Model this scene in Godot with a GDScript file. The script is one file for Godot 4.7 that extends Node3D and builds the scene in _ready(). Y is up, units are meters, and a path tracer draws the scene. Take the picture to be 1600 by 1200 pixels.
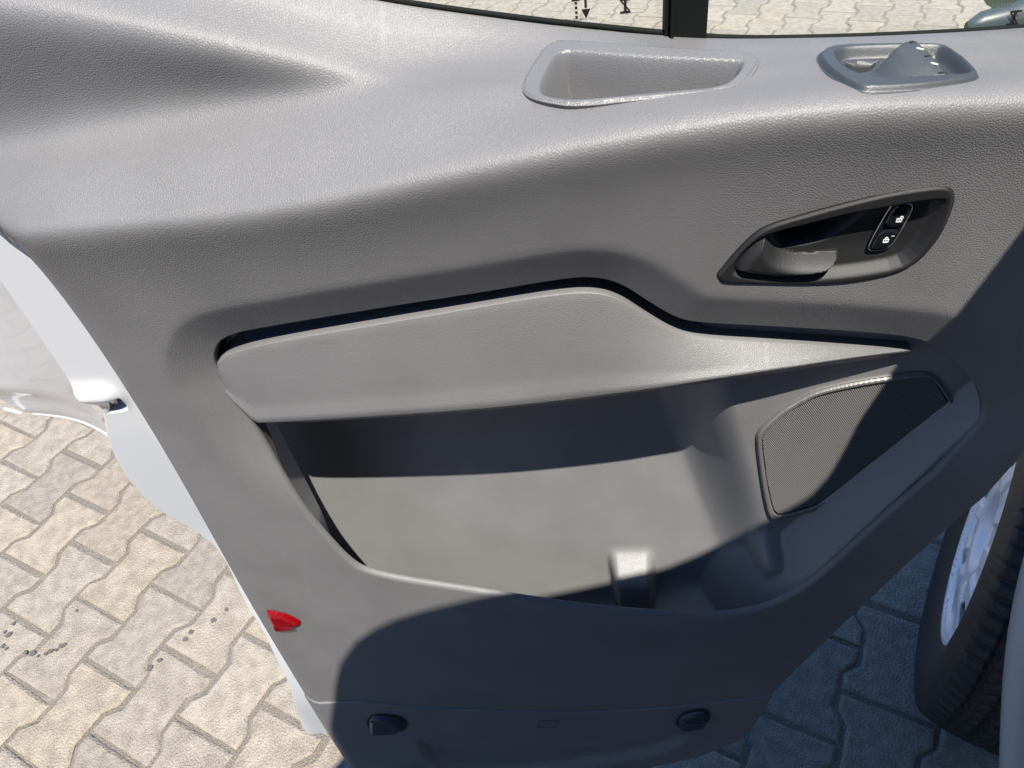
extends Node3D
# An open van door seen from its inner side, the paved yard below and behind it, and the front wheel under it.
# Door space: x runs along the door towards the hinge, y is up, z leaves the inner face towards the cabin.

var OPENING := PackedVector2Array([Vector2(-0.3814, 9.3665), Vector2(-0.3709, 9.6252), Vector2(-0.3531, 9.8015), Vector2(-0.3025, 9.9055), Vector2(-0.1903, 10.0621), Vector2(-0.1030, 10.1441), Vector2(-0.0308, 10.2262), Vector2(-0.0035, 10.2161), Vector2(0.0194, 10.1095), Vector2(0.0428, 9.8750), Vector2(0.0673, 9.6609), Vector2(0.0887, 9.5929), Vector2(0.1599, 9.4944), Vector2(0.2201, 9.3976), Vector2(0.2642, 9.3126), Vector2(0.2896, 9.2075), Vector2(0.3165, 8.9711), Vector2(0.3403, 8.7120), Vector2(0.3588, 8.5004), Vector2(0.3630, 8.2871), Vector2(0.3560, 8.1160), Vector2(0.3307, 7.6981), Vector2(0.2884, 7.0662), Vector2(0.2401, 6.2625), Vector2(0.2101, 5.9595), Vector2(0.1768, 5.7543), Vector2(0.1226, 5.6407), Vector2(0.0673, 5.6803), Vector2(-0.0070, 5.7691), Vector2(-0.0804, 5.9050), Vector2(-0.1925, 6.1797), Vector2(-0.2603, 6.3332), Vector2(-0.3025, 6.4724), Vector2(-0.3217, 6.6403), Vector2(-0.3436, 7.1617), Vector2(-0.3613, 7.7797), Vector2(-0.3734, 8.5178), Vector2(-0.3783, 8.9938)])
var OPEN_TOP := PackedVector2Array([Vector2(-0.3548, 7.6850), Vector2(-0.3690, 8.5117), Vector2(-0.3788, 9.0818), Vector2(-0.3816, 9.2824), Vector2(-0.3750, 9.4710), Vector2(-0.3536, 9.7566), Vector2(-0.3033, 9.8587), Vector2(-0.1908, 10.0179), Vector2(-0.1031, 10.1041), Vector2(-0.0306, 10.1894), Vector2(-0.0039, 10.1807), Vector2(0.0183, 10.0784), Vector2(0.0414, 9.8445), Vector2(0.0664, 9.6254), Vector2(0.0887, 9.5541), Vector2(0.1602, 9.4556), Vector2(0.2206, 9.3588), Vector2(0.2647, 9.2743), Vector2(0.2893, 9.1733), Vector2(0.3154, 8.9433), Vector2(0.3389, 8.6889), Vector2(0.3550, 8.4856), Vector2(0.3580, 8.3188), Vector2(0.3422, 8.0062)])
var CUP_HOLE := PackedVector2Array([Vector2(-0.0476, 15.9184), Vector2(-0.0455, 16.4434), Vector2(-0.0403, 17.6199), Vector2(-0.0322, 19.2260), Vector2(-0.0243, 19.6142), Vector2(-0.0104, 19.5608), Vector2(0.0385, 18.8984), Vector2(0.0946, 17.8261), Vector2(0.1156, 17.4405), Vector2(0.1200, 16.7842), Vector2(0.1152, 16.0325), Vector2(0.1056, 15.2820), Vector2(0.0939, 14.8788), Vector2(0.0344, 15.0211), Vector2(-0.0113, 15.0794), Vector2(-0.0300, 15.3728), Vector2(-0.0434, 15.6734)])
var HANDLE_HOLE := PackedVector2Array([Vector2(0.0958, 10.2305), Vector2(0.0974, 10.1880), Vector2(0.1026, 10.1647), Vector2(0.1178, 10.1459), Vector2(0.1362, 10.1271), Vector2(0.1668, 10.0941), Vector2(0.1966, 10.0883), Vector2(0.2249, 10.1366), Vector2(0.2417, 10.2057), Vector2(0.2508, 10.3303), Vector2(0.2574, 10.5457), Vector2(0.2578, 10.8135), Vector2(0.2559, 10.9606), Vector2(0.2511, 11.0167), Vector2(0.2398, 11.0153), Vector2(0.2145, 10.9615), Vector2(0.1827, 10.8563), Vector2(0.1567, 10.7683), Vector2(0.1327, 10.6903), Vector2(0.1213, 10.6131), Vector2(0.1088, 10.4384), Vector2(0.1005, 10.2948)])
var SWITCH_HOLE := PackedVector2Array([Vector2(0.1644, 16.4762), Vector2(0.1666, 16.9394), Vector2(0.1707, 17.3493), Vector2(0.1792, 17.6865), Vector2(0.1984, 17.6973), Vector2(0.2214, 17.4861), Vector2(0.2393, 17.2811), Vector2(0.2502, 17.0539), Vector2(0.2543, 16.5397), Vector2(0.2581, 15.4501), Vector2(0.2573, 14.5325), Vector2(0.2570, 14.3666), Vector2(0.2530, 14.2064), Vector2(0.2400, 14.0462), Vector2(0.2131, 13.8741), Vector2(0.1873, 13.8770), Vector2(0.1793, 13.9513), Vector2(0.1716, 14.3686), Vector2(0.1658, 15.3095), Vector2(0.1636, 16.0962)])
var SEAM := PackedVector2Array([Vector2(-0.4837, 3.9294), Vector2(-0.3936, 3.9994), Vector2(-0.3068, 3.8779), Vector2(-0.1796, 3.8067), Vector2(-0.0635, 3.7945), Vector2(0.0312, 3.8669), Vector2(0.1224, 4.0065), Vector2(0.2130, 4.2066)])
var DIAGONAL := PackedVector2Array([Vector2(0.2130, 4.2066), Vector2(0.2703, 5.3721), Vector2(0.3212, 6.4017), Vector2(0.3396, 6.7496), Vector2(0.3825, 7.4739), Vector2(0.4000, 7.9827)])
var LOWER_LEFT := PackedVector2Array([Vector2(-0.4859, 3.8362), Vector2(-0.4950, 3.0930), Vector2(-0.5114, 1.9305)])
var LOWER_RIGHT := PackedVector2Array([Vector2(0.2119, 4.1666), Vector2(0.2046, 3.8778), Vector2(0.1927, 3.3975), Vector2(0.1752, 3.1122), Vector2(0.1220, 2.6718), Vector2(0.0722, 2.4306), Vector2(0.0150, 2.1486), Vector2(-0.0796, 1.6182)])
var REFLECTOR := PackedVector2Array([Vector2(-0.4594, 5.8923), Vector2(-0.4450, 5.8705), Vector2(-0.4297, 5.8077), Vector2(-0.4192, 5.7075), Vector2(-0.4167, 5.6320), Vector2(-0.4244, 5.5692), Vector2(-0.4409, 5.5191), Vector2(-0.4619, 5.4585)])
var HANDLE_FRAME := Transform3D(Vector3(0.99991, -0.01329, 0.00000), Vector3(0.01328, 0.99932, 0.03425), Vector3(-0.00046, -0.03425, 0.99941), Vector3(0.18350, 1.19651, -0.49246))
var HANDLE_OUTER := PackedVector2Array([Vector2(-0.0892, -0.0305), Vector2(-0.0867, -0.0377), Vector2(-0.0803, -0.0408), Vector2(-0.0648, -0.0424), Vector2(-0.0462, -0.0440), Vector2(-0.0154, -0.0471), Vector2(0.0147, -0.0474), Vector2(0.0432, -0.0423), Vector2(0.0603, -0.0350), Vector2(0.0696, -0.0219), Vector2(0.0759, -0.0006), Vector2(0.0761, 0.0233), Vector2(0.0738, 0.0357), Vector2(0.0672, 0.0415), Vector2(0.0554, 0.0419), Vector2(0.0298, 0.0390), Vector2(-0.0019, 0.0316), Vector2(-0.0279, 0.0242), Vector2(-0.0520, 0.0170), Vector2(-0.0637, 0.0093), Vector2(-0.0762, -0.0082), Vector2(-0.0843, -0.0230)])
var HANDLE_INNER := PackedVector2Array([Vector2(-0.0790, -0.0296), Vector2(-0.0743, -0.0121), Vector2(-0.0630, 0.0035), Vector2(-0.0509, 0.0098), Vector2(-0.0265, 0.0158), Vector2(0.0025, 0.0233), Vector2(0.0262, 0.0270), Vector2(0.0519, 0.0309), Vector2(0.0663, 0.0314), Vector2(0.0704, 0.0287), Vector2(0.0711, 0.0153), Vector2(0.0682, -0.0099), Vector2(0.0625, -0.0248), Vector2(0.0527, -0.0337), Vector2(0.0276, -0.0387), Vector2(-0.0015, -0.0413), Vector2(-0.0468, -0.0398), Vector2(-0.0702, -0.0348)])
var HANDLE_CAVITY := PackedVector2Array([Vector2(-0.0543, 0.0086), Vector2(-0.0318, 0.0141), Vector2(0.0026, 0.0228), Vector2(0.0143, 0.0225), Vector2(0.0192, 0.0191), Vector2(0.0166, 0.0098), Vector2(0.0007, -0.0079), Vector2(-0.0126, -0.0135), Vector2(-0.0383, -0.0165), Vector2(-0.0466, -0.0102)])
var LEVER := PackedVector2Array([Vector2(-0.0792, -0.0288), Vector2(-0.0742, -0.0125), Vector2(-0.0629, 0.0029), Vector2(-0.0536, 0.0082), Vector2(-0.0507, 0.0030), Vector2(-0.0471, -0.0065), Vector2(-0.0419, -0.0143), Vector2(-0.0291, -0.0194), Vector2(-0.0143, -0.0200), Vector2(-0.0028, -0.0193), Vector2(0.0065, -0.0188), Vector2(0.0057, -0.0256), Vector2(0, -0.0335), Vector2(-0.0111, -0.0377), Vector2(-0.0288, -0.0391), Vector2(-0.0502, -0.0377), Vector2(-0.0689, -0.0335)])
var LOCK_FRAME := PackedVector2Array([Vector2(0.0266, -0.0168), Vector2(0.0341, 0.0197), Vector2(0.0372, 0.0233), Vector2(0.0475, 0.0228), Vector2(0.0516, 0.0184), Vector2(0.0471, -0.0093), Vector2(0.0425, -0.0192), Vector2(0.0299, -0.0202)])
var UNLOCK_BUTTON := PackedVector2Array([Vector2(0.0329, 0.0028), Vector2(0.0359, 0.0179), Vector2(0.0384, 0.0214), Vector2(0.0473, 0.0209), Vector2(0.0501, 0.0180), Vector2(0.0471, 0.0018)])
var LOCK_BUTTON := PackedVector2Array([Vector2(0.0285, -0.0161), Vector2(0.0323, 0.0011), Vector2(0.0467, 0), Vector2(0.0455, -0.0081), Vector2(0.0414, -0.0176), Vector2(0.0301, -0.0179)])
var UNLOCK_AT := PackedVector2Array([Vector2(0.0428, 0.0096)])
var LOCK_AT := PackedVector2Array([Vector2(0.0379, -0.0092)])
var GLINT_AT := PackedVector2Array([Vector2(0.0037, 0.0229)])
var SWITCH_FRAME := Transform3D(Vector3(0.99876, -0.04983, 0.00000), Vector3(-0.00027, -0.00537, -0.99999), Vector3(0.04983, 0.99874, -0.00537), Vector3(0.21337, 1.30626, -0.53182))
var SWITCH_OUTER := PackedVector2Array([Vector2(-0.0508, 0.0220), Vector2(-0.0479, 0.0302), Vector2(-0.0431, 0.0364), Vector2(-0.0344, 0.0407), Vector2(-0.0150, 0.0408), Vector2(0.0084, 0.0384), Vector2(0.0267, 0.0361), Vector2(0.0381, 0.0334), Vector2(0.0432, 0.0265), Vector2(0.0469, 0.0058), Vector2(0.0471, -0.0146), Vector2(0.0458, -0.0221), Vector2(0.0401, -0.0279), Vector2(0.0267, -0.0318), Vector2(-0.0007, -0.0363), Vector2(-0.0268, -0.0367), Vector2(-0.0350, -0.0349), Vector2(-0.0429, -0.0246), Vector2(-0.0497, -0.0040), Vector2(-0.0517, 0.0137)])
var SWITCH_INNER := PackedVector2Array([Vector2(-0.0397, 0.0243), Vector2(-0.0343, 0.0311), Vector2(-0.0255, 0.0337), Vector2(-0.0073, 0.0335), Vector2(0.0113, 0.0322), Vector2(0.0278, 0.0309), Vector2(0.0348, 0.0293), Vector2(0.0383, 0.0259), Vector2(0.0423, 0.0133), Vector2(0.0431, -0.0075), Vector2(0.0417, -0.0167), Vector2(0.0377, -0.0201), Vector2(0.0260, -0.0211), Vector2(0.0040, -0.0213), Vector2(-0.0170, -0.0208), Vector2(-0.0276, -0.0171), Vector2(-0.0351, -0.0078), Vector2(-0.0401, 0.0053)])
var ROCK_FAR := PackedVector2Array([Vector2(-0.0387, 0.0035), Vector2(-0.0307, 0.0021), Vector2(-0.0226, 0.0017), Vector2(-0.0155, 0.0041), Vector2(-0.0091, 0.0071), Vector2(-0.0016, 0.0124), Vector2(0.0053, 0.0168), Vector2(0.0104, 0.0186)])
var ROCK_NEAR := PackedVector2Array([Vector2(-0.0360, -0.0095), Vector2(-0.0273, -0.0158), Vector2(-0.0184, -0.0194), Vector2(-0.0099, -0.0207), Vector2(0.0005, -0.0211), Vector2(0.0112, -0.0210), Vector2(0.0193, -0.0203), Vector2(0.0252, -0.0197)])
var ROCKER := PackedVector2Array([Vector2(-0.0346, 0.0012), Vector2(-0.0213, 0.0032), Vector2(-0.0137, 0.0105), Vector2(-0.0037, 0.0261), Vector2(0.0053, 0.0312), Vector2(0.0164, 0.0306), Vector2(0.0210, 0.0183), Vector2(0.0232, -0.0030), Vector2(0.0259, -0.0189), Vector2(0.0023, -0.0211), Vector2(-0.0169, -0.0204), Vector2(-0.0274, -0.0164), Vector2(-0.0342, -0.0079)])
var WELL := PackedVector2Array([Vector2(-0.0363, 0.0227), Vector2(-0.0256, 0.0258), Vector2(-0.0053, 0.0256), Vector2(-0.0069, 0.0216), Vector2(-0.0153, 0.0083), Vector2(-0.0215, 0.0055), Vector2(-0.0387, 0.0035)])
var DISH := PackedVector2Array([Vector2(0.0268, 0.0249), Vector2(0.0339, 0.0264), Vector2(0.0374, 0.0231), Vector2(0.0407, 0.0112), Vector2(0.0414, -0.0073), Vector2(0.0400, -0.0160), Vector2(0.0341, -0.0180), Vector2(0.0269, -0.0185), Vector2(0.0248, -0.0009), Vector2(0.0240, 0.0131)])
var ICON_AT := PackedVector2Array([Vector2(0.0195, 0.0238), Vector2(0.0216, -0.0024)])
var SLIT_AT := PackedVector2Array([Vector2(0.0184, 0.0353), Vector2(0.0211, 0.0099), Vector2(0.0180, -0.0136)])
var CUP_FRAME := Transform3D(Vector3(0.99999, -0.00321, 0.00000), Vector3(0.00054, 0.16971, -0.98549), Vector3(0.00316, 0.98549, 0.16971), Vector3(0.03597, 1.31259, -0.54420))
var CUP_OUTER := PackedVector2Array([Vector2(-0.0871, -0.0026), Vector2(-0.0850, 0.0117), Vector2(-0.0795, 0.0274), Vector2(-0.0709, 0.0502), Vector2(-0.0609, 0.0583), Vector2(-0.0459, 0.0548), Vector2(0.0025, 0.0394), Vector2(0.0576, 0.0240), Vector2(0.0790, 0.0187), Vector2(0.0861, 0.0086), Vector2(0.0809, -0.0049), Vector2(0.0710, -0.0188), Vector2(0.0581, -0.0274), Vector2(-0.0017, -0.0268), Vector2(-0.0471, -0.0285), Vector2(-0.0665, -0.0212), Vector2(-0.0806, -0.0130)])
var CUP_INNER := PackedVector2Array([Vector2(-0.0736, -0.0077), Vector2(-0.0705, 0.0094), Vector2(-0.0628, 0.0332), Vector2(-0.0559, 0.0407), Vector2(-0.0412, 0.0373), Vector2(0.0015, 0.0234), Vector2(0.0471, 0.0126), Vector2(0.0692, 0.0073), Vector2(0.0742, 0.0041), Vector2(0.0669, -0.0105), Vector2(0.0543, -0.0223), Vector2(-0.0014, -0.0216), Vector2(-0.0470, -0.0217), Vector2(-0.0656, -0.0160)])
var SPEAKER_FRAME := Transform3D(Vector3(1.00000, 0.00000, 0.00000), Vector3(0.00000, 1.00000, 0.00000), Vector3(0.00000, 0.00000, 1.00000), Vector3(0.25956, 0.89714, -0.52600))
var SPEAKER_OUTER := PackedVector2Array([Vector2(-0.1013, 0.0214), Vector2(-0.1008, 0.0319), Vector2(-0.0963, 0.0432), Vector2(-0.0803, 0.0683), Vector2(-0.0638, 0.0839), Vector2(-0.0515, 0.0936), Vector2(-0.0172, 0.1038), Vector2(0.0198, 0.1102), Vector2(0.0426, 0.1120), Vector2(0.0520, 0.1092), Vector2(0.0615, 0.1010), Vector2(0.0825, 0.0703), Vector2(0.0849, 0.0643), Vector2(0.0834, 0.0537), Vector2(0.0642, 0.0150), Vector2(0.0293, -0.0462), Vector2(0.0028, -0.0871), Vector2(-0.0115, -0.1071), Vector2(-0.0245, -0.1164), Vector2(-0.0452, -0.1255), Vector2(-0.0575, -0.1301), Vector2(-0.0650, -0.1298), Vector2(-0.0717, -0.1211), Vector2(-0.0820, -0.0802), Vector2(-0.0941, -0.0200)])
var SPEAKER_INNER := PackedVector2Array([Vector2(-0.0955, 0.0185), Vector2(-0.0950, 0.0290), Vector2(-0.0910, 0.0391), Vector2(-0.0750, 0.0643), Vector2(-0.0599, 0.0785), Vector2(-0.0477, 0.0887), Vector2(-0.0146, 0.0980), Vector2(0.0211, 0.1047), Vector2(0.0423, 0.1077), Vector2(0.0508, 0.1056), Vector2(0.0594, 0.0978), Vector2(0.0790, 0.0693), Vector2(0.0811, 0.0645), Vector2(0.0793, 0.0576), Vector2(0.0604, 0.0178), Vector2(0.0264, -0.0403), Vector2(-0.0002, -0.0801), Vector2(-0.0147, -0.0989), Vector2(-0.0276, -0.1081), Vector2(-0.0463, -0.1171), Vector2(-0.0569, -0.1207), Vector2(-0.0627, -0.1191), Vector2(-0.0673, -0.1113), Vector2(-0.0757, -0.0805), Vector2(-0.0886, -0.0203)])
var CLIP_ONE := Transform3D(Vector3(1.00000, 0.00000, -0.00000), Vector3(-0.00000, 0.99742, -0.07177), Vector3(0.00000, 0.07177, 0.99742), Vector3(-0.36710, 0.35892, -0.42063))
var CLIP_OVAL := PackedVector2Array([Vector2(-0.0299, 0.0129), Vector2(-0.0229, 0.0315), Vector2(-0.0089, 0.0442), Vector2(0.0105, 0.0455), Vector2(0.0298, 0.0378), Vector2(0.0362, 0.0230), Vector2(0.0357, 0.0062), Vector2(0.0273, -0.0095), Vector2(0.0079, -0.0170), Vector2(-0.0165, -0.0195), Vector2(-0.0313, -0.0147)])
var CLIP_TAB := PackedVector2Array([Vector2(-0.0226, 0.0232), Vector2(-0.0166, 0.0383), Vector2(-0.0053, 0.0435), Vector2(0.0094, 0.0406), Vector2(0.0276, 0.0328), Vector2(0.0304, 0.0229), Vector2(0.0227, -0.0070), Vector2(0.0011, -0.0120), Vector2(-0.0272, -0.0146), Vector2(-0.0297, -0.0086)])
var CLIP_TWO := Transform3D(Vector3(1.00000, 0.00000, -0.00000), Vector3(-0.00000, 0.99731, -0.07333), Vector3(0.00000, 0.07333, 0.99731), Vector3(0.10962, 0.38239, -0.42234))
var CLIP_OVAL_B := PackedVector2Array([Vector2(-0.0269, 0.0063), Vector2(-0.0236, 0.0244), Vector2(-0.0122, 0.0416), Vector2(0.0079, 0.0495), Vector2(0.0183, 0.0453), Vector2(0.0225, 0.0309), Vector2(0.0211, 0.0076), Vector2(0.0107, -0.0062), Vector2(-0.0136, -0.0134), Vector2(-0.0236, -0.0096)])
var CLIP_TAB_B := PackedVector2Array([Vector2(-0.0236, 0.0119), Vector2(-0.0203, 0.0276), Vector2(-0.0087, 0.0401), Vector2(0.0081, 0.0450), Vector2(0.0179, 0.0407), Vector2(0.0200, 0.0036), Vector2(0.0071, -0.0031), Vector2(-0.0172, -0.0119), Vector2(-0.0216, -0.0055)])
var BOOK_FRAME := Transform3D(Vector3(1.00000, 0.00000, 0.00000), Vector3(0.00000, 0.99742, -0.07179), Vector3(-0.00000, 0.07179, 0.99742), Vector3(-0.11015, 0.35918, -0.42105))
var BOOK_A := PackedVector2Array([Vector2(-0.0172, 0.0041), Vector2(-0.0122, 0.0265), Vector2(0.0034, 0.0285), Vector2(-0.0004, 0.0054)])
var BOOK_B := PackedVector2Array([Vector2(0.0034, 0.0285), Vector2(0.0190, 0.0273), Vector2(0.0145, 0.0067), Vector2(-0.0004, 0.0054)])
var PAD_TOP := PackedVector3Array([Vector3(-0.3894, 1.0608, -0.5095), Vector3(-0.3830, 1.0758, -0.5095), Vector3(-0.3743, 1.0867, -0.5095), Vector3(-0.3622, 1.0936, -0.5095), Vector3(-0.3149, 1.1060, -0.5090), Vector3(-0.1971, 1.1234, -0.5070), Vector3(-0.0770, 1.1408, -0.5070), Vector3(-0.0316, 1.1460, -0.5070), Vector3(-0.0030, 1.1452, -0.5070), Vector3(0.0177, 1.1351, -0.5080), Vector3(0.0411, 1.1120, -0.5100), Vector3(0.0689, 1.0892, -0.5120), Vector3(0.0923, 1.0804, -0.5130), Vector3(0.1501, 1.0715, -0.5140), Vector3(0.2253, 1.0590, -0.5150), Vector3(0.2801, 1.0497, -0.5150)])
var PAD_BOTTOM := PackedVector3Array([Vector3(-0.3894, 1.0608, -0.5095), Vector3(-0.3820, 1.0444, -0.5060), Vector3(-0.3714, 1.0270, -0.5010), Vector3(-0.3632, 1.0151, -0.4980), Vector3(-0.3619, 1.0122, -0.4970), Vector3(-0.3610, 1.0111, -0.4970), Vector3(-0.3600, 1.0100, -0.4970), Vector3(-0.3544, 1.0109, -0.4960), Vector3(-0.3225, 1.0155, -0.4920), Vector3(-0.1985, 1.0244, -0.4870), Vector3(-0.0886, 1.0332, -0.4840), Vector3(0.0329, 1.0466, -0.4850), Vector3(0.1477, 1.0574, -0.4910), Vector3(0.2281, 1.0573, -0.5030), Vector3(0.2801, 1.0497, -0.5150)])
var SHELL_STRIP_OUT := PackedVector3Array([Vector3(-0.5513, 1.2464, -0.5270), Vector3(-0.5539, 1.1870, -0.5270), Vector3(-0.5553, 1.1523, -0.5270), Vector3(-0.5594, 1.0923, -0.5270), Vector3(-0.5619, 1.0426, -0.5270), Vector3(-0.5560, 1.0242, -0.5270), Vector3(-0.5472, 1.0114, -0.5270), Vector3(-0.5528, 0.9927, -0.5270), Vector3(-0.5705, 0.9515, -0.5270), Vector3(-0.5836, 0.8916, -0.5270), Vector3(-0.5811, 0.8344, -0.5270), Vector3(-0.5701, 0.8027, -0.5270), Vector3(-0.5501, 0.7724, -0.5270), Vector3(-0.5292, 0.7216, -0.5220), Vector3(-0.5356, 0.5995, -0.5080), Vector3(-0.5265, 0.5408, -0.4970), Vector3(-0.5278, 0.4561, -0.4850), Vector3(-0.5268, 0.4024, -0.4800), Vector3(-0.5420, 0.3170, -0.4740), Vector3(-0.5698, 0.1861, -0.4680), Vector3(-0.5385, 0.2000, -0.4680)])
var LATCH_HOLE := PackedVector3Array([Vector3(-0.5309, 1.0247, -0.5270), Vector3(-0.5192, 1.0270, -0.5270), Vector3(-0.5166, 1.0248, -0.5270), Vector3(-0.5179, 1.0065, -0.5270), Vector3(-0.5226, 1.0005, -0.5270), Vector3(-0.5491, 0.9968, -0.5270), Vector3(-0.5494, 0.9989, -0.5270)])
var SKIN_IN := PackedVector3Array([Vector3(-0.5544, 1.2446, -0.5300), Vector3(-0.5571, 1.1849, -0.5300), Vector3(-0.5637, 1.1462, -0.5350), Vector3(-0.5732, 1.0810, -0.5400), Vector3(-0.5811, 1.0252, -0.5450), Vector3(-0.5876, 0.9768, -0.5550), Vector3(-0.6053, 0.9153, -0.5650)])
var SKIN_OUT := PackedVector3Array([Vector3(-0.8589, 1.1072, -0.6800), Vector3(-0.8688, 1.0268, -0.6800), Vector3(-0.8817, 0.9596, -0.6800), Vector3(-0.8824, 0.8974, -0.6800), Vector3(-0.8496, 0.8797, -0.6800), Vector3(-0.8325, 0.8585, -0.6750), Vector3(-0.8074, 0.8558, -0.6700)])
var SKIN_MOULD := PackedVector3Array([Vector3(-0.5835, 1.0172, -0.5450), Vector3(-0.6786, 0.9881, -0.6000), Vector3(-0.7209, 0.9591, -0.6200)])
var TEXT_AT := PackedVector3Array([Vector3(-0.0055, 1.3231, -0.6340)])
var ARROW_UP := PackedVector3Array([Vector3(-0.0089, 1.3362, -0.6340)])
var ARROW_DOWN := PackedVector3Array([Vector3(-0.0012, 1.3355, -0.6340)])
var MARK_AT := PackedVector3Array([Vector3(0.0301, 1.3318, -0.6340)])
var NUMBER_AT := PackedVector3Array([Vector3(0.0301, 1.3269, -0.6340)])
var DOTS_AT := PackedVector3Array([Vector3(0.0367, 1.3263, -0.6340)])
var TEXT_ENDS := PackedVector3Array([Vector3(-0.0180, 1.3224, -0.6340), Vector3(0.0070, 1.3244, -0.6340)])
var MARK_RIGHT := PackedVector3Array([Vector3(0.3299, 1.2939, -0.6340)])
var PRINT_RIGHT := PackedVector3Array([Vector3(0.3185, 1.3031, -0.6340)])
var DIVIDER := PackedVector3Array([Vector3(0.0564, 1.3364, -0.6250), Vector3(0.0622, 1.3067, -0.6250), Vector3(0.0928, 1.3026, -0.6250), Vector3(0.0894, 1.3331, -0.6250)])
var SEAL := PackedVector3Array([Vector3(-0.1506, 1.3565, -0.6280), Vector3(-0.0806, 1.3392, -0.6280), Vector3(-0.0098, 1.3212, -0.6280), Vector3(0.0568, 1.3066, -0.6280), Vector3(0.0928, 1.3005, -0.6280), Vector3(0.1689, 1.2930, -0.6280), Vector3(0.2436, 1.2871, -0.6280), Vector3(0.3020, 1.2843, -0.6280)])
var MIRROR_FOOT := PackedVector3Array([Vector3(0.3139, 1.2706, -0.6600), Vector3(0.3197, 1.2762, -0.6600), Vector3(0.3305, 1.2766, -0.6600), Vector3(0.3430, 1.2759, -0.6600), Vector3(0.3543, 1.2788, -0.6600), Vector3(0.3629, 1.2819, -0.6600), Vector3(0.3798, 1.2620, -0.6600), Vector3(0.3579, 1.2683, -0.6600)])
var MIRROR_HEAD := PackedVector3Array([Vector3(0.3962, 1.2371, -0.8200), Vector3(0.4095, 1.2327, -0.8200), Vector3(0.4354, 1.2271, -0.8200), Vector3(0.4995, 1.2145, -0.8200)])
var STAINS := PackedVector3Array([Vector3(-1.3168, 0, -1.0048), Vector3(-1.3040, 0, -0.9958), Vector3(-1.3074, 0, -0.9669), Vector3(-1.2965, 0, -0.9585), Vector3(-1.2434, 0, -0.9395), Vector3(-1.2225, 0, -0.9327), Vector3(-1.2078, 0, -0.9253), Vector3(-1.1900, 0, -0.9270), Vector3(-1.1792, 0, -0.9314), Vector3(-1.1672, 0, -0.9325), Vector3(-1.1591, 0, -0.9406), Vector3(-1.1504, 0, -0.9423), Vector3(-1.3016, 0, -1.0239), Vector3(-0.9218, 0, -0.8461), Vector3(-0.9029, 0, -0.8611), Vector3(-0.8513, 0, -0.9019), Vector3(-0.8394, 0, -0.9189), Vector3(-0.7910, 0, -0.9395), Vector3(-0.7638, 0, -0.9628), Vector3(-1.1475, 0, -1.0299)])
var SCOOP := PackedVector2Array([Vector2(-0.3243, 3.1820), Vector2(-0.3138, 2.9282), Vector2(-0.2836, 2.7418), Vector2(-0.1766, 2.7347), Vector2(-0.0708, 2.8636), Vector2(0.0311, 3.1100), Vector2(0.0891, 3.3266), Vector2(0.1138, 3.2162), Vector2(0.0716, 2.6947), Vector2(-0.0757, 2.1789), Vector2(-0.2357, 1.7636), Vector2(-0.3379, 2.3010)])
var UNSEEN_ROOF_EDGE := PackedVector3Array([Vector3(0.4640, 1.6400, -0.3013), Vector3(0.4475, 1.6400, -0.2597), Vector3(0.4369, 1.6400, -0.2336), Vector3(0.4231, 1.6400, -0.1982), Vector3(0.4023, 1.6450, -0.1591), Vector3(0.4025, 1.6800, -0.0986), Vector3(0.3944, 1.7400, -0.0466), Vector3(0.3238, 1.7600, -0.0146), Vector3(0.2508, 1.7600, 0.0046), Vector3(0.1273, 1.7600, 0.0077), Vector3(-0.0014, 1.7600, 0.0082), Vector3(-0.1295, 1.7600, 0.0123), Vector3(-0.1953, 1.7600, 0.0341), Vector3(-0.2249, 1.7600, 0.0667), Vector3(-0.2481, 1.7600, 0.1137), Vector3(-0.3123, 1.7600, 0.2203), Vector3(-0.4028, 1.7600, 0.3023), Vector3(-0.5672, 1.7600, 0.3979), Vector3(-0.9739, 1.7600, 0.5264), Vector3(-1.7955, 1.7600, 0.7375)])  # out of view; curve follows the shadow outline back towards the sun
var WING_EDGE := PackedVector3Array([Vector3(0.3577, 1.1000, -0.2652), Vector3(0.3627, 1.0500, -0.2667), Vector3(0.3677, 1.0000, -0.2638), Vector3(0.3751, 0.9200, -0.2493), Vector3(0.3934, 0.8200, -0.2331), Vector3(0.4231, 0.6800, -0.2061), Vector3(0.4611, 0.5000, -0.1660)])
var ROW_VF := PackedVector2Array([Vector2(-0.6000, 1.2620), Vector2(-0.3900, 1.2630), Vector2(-0.3100, 1.2620), Vector2(-0.2300, 1.2660), Vector2(-0.1340, 1.2790), Vector2(-0.0580, 1.2890), Vector2(0.0300, 1.2990), Vector2(0.1150, 1.3060), Vector2(0.1950, 1.3050), Vector2(0.2600, 1.3010), Vector2(0.3500, 1.2960), Vector2(0.6000, 1.2860)])
var ROW_VC := PackedVector2Array([Vector2(-0.6000, 1.2880), Vector2(-0.3900, 1.3030), Vector2(-0.2600, 1.3080), Vector2(-0.1400, 1.3120), Vector2(-0.0500, 1.3140), Vector2(0.0500, 1.3140), Vector2(0.1500, 1.3100), Vector2(0.2500, 1.3050), Vector2(0.6000, 1.2870)])
var ROW_VW := PackedVector2Array([Vector2(-0.6000, 1.4400), Vector2(-0.3850, 1.3930), Vector2(-0.3050, 1.3680), Vector2(-0.2350, 1.3450), Vector2(-0.1650, 1.3220), Vector2(-0.0500, 1.3170), Vector2(0.0500, 1.3120), Vector2(0.2000, 1.3040), Vector2(0.6000, 1.2870)])
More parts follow.
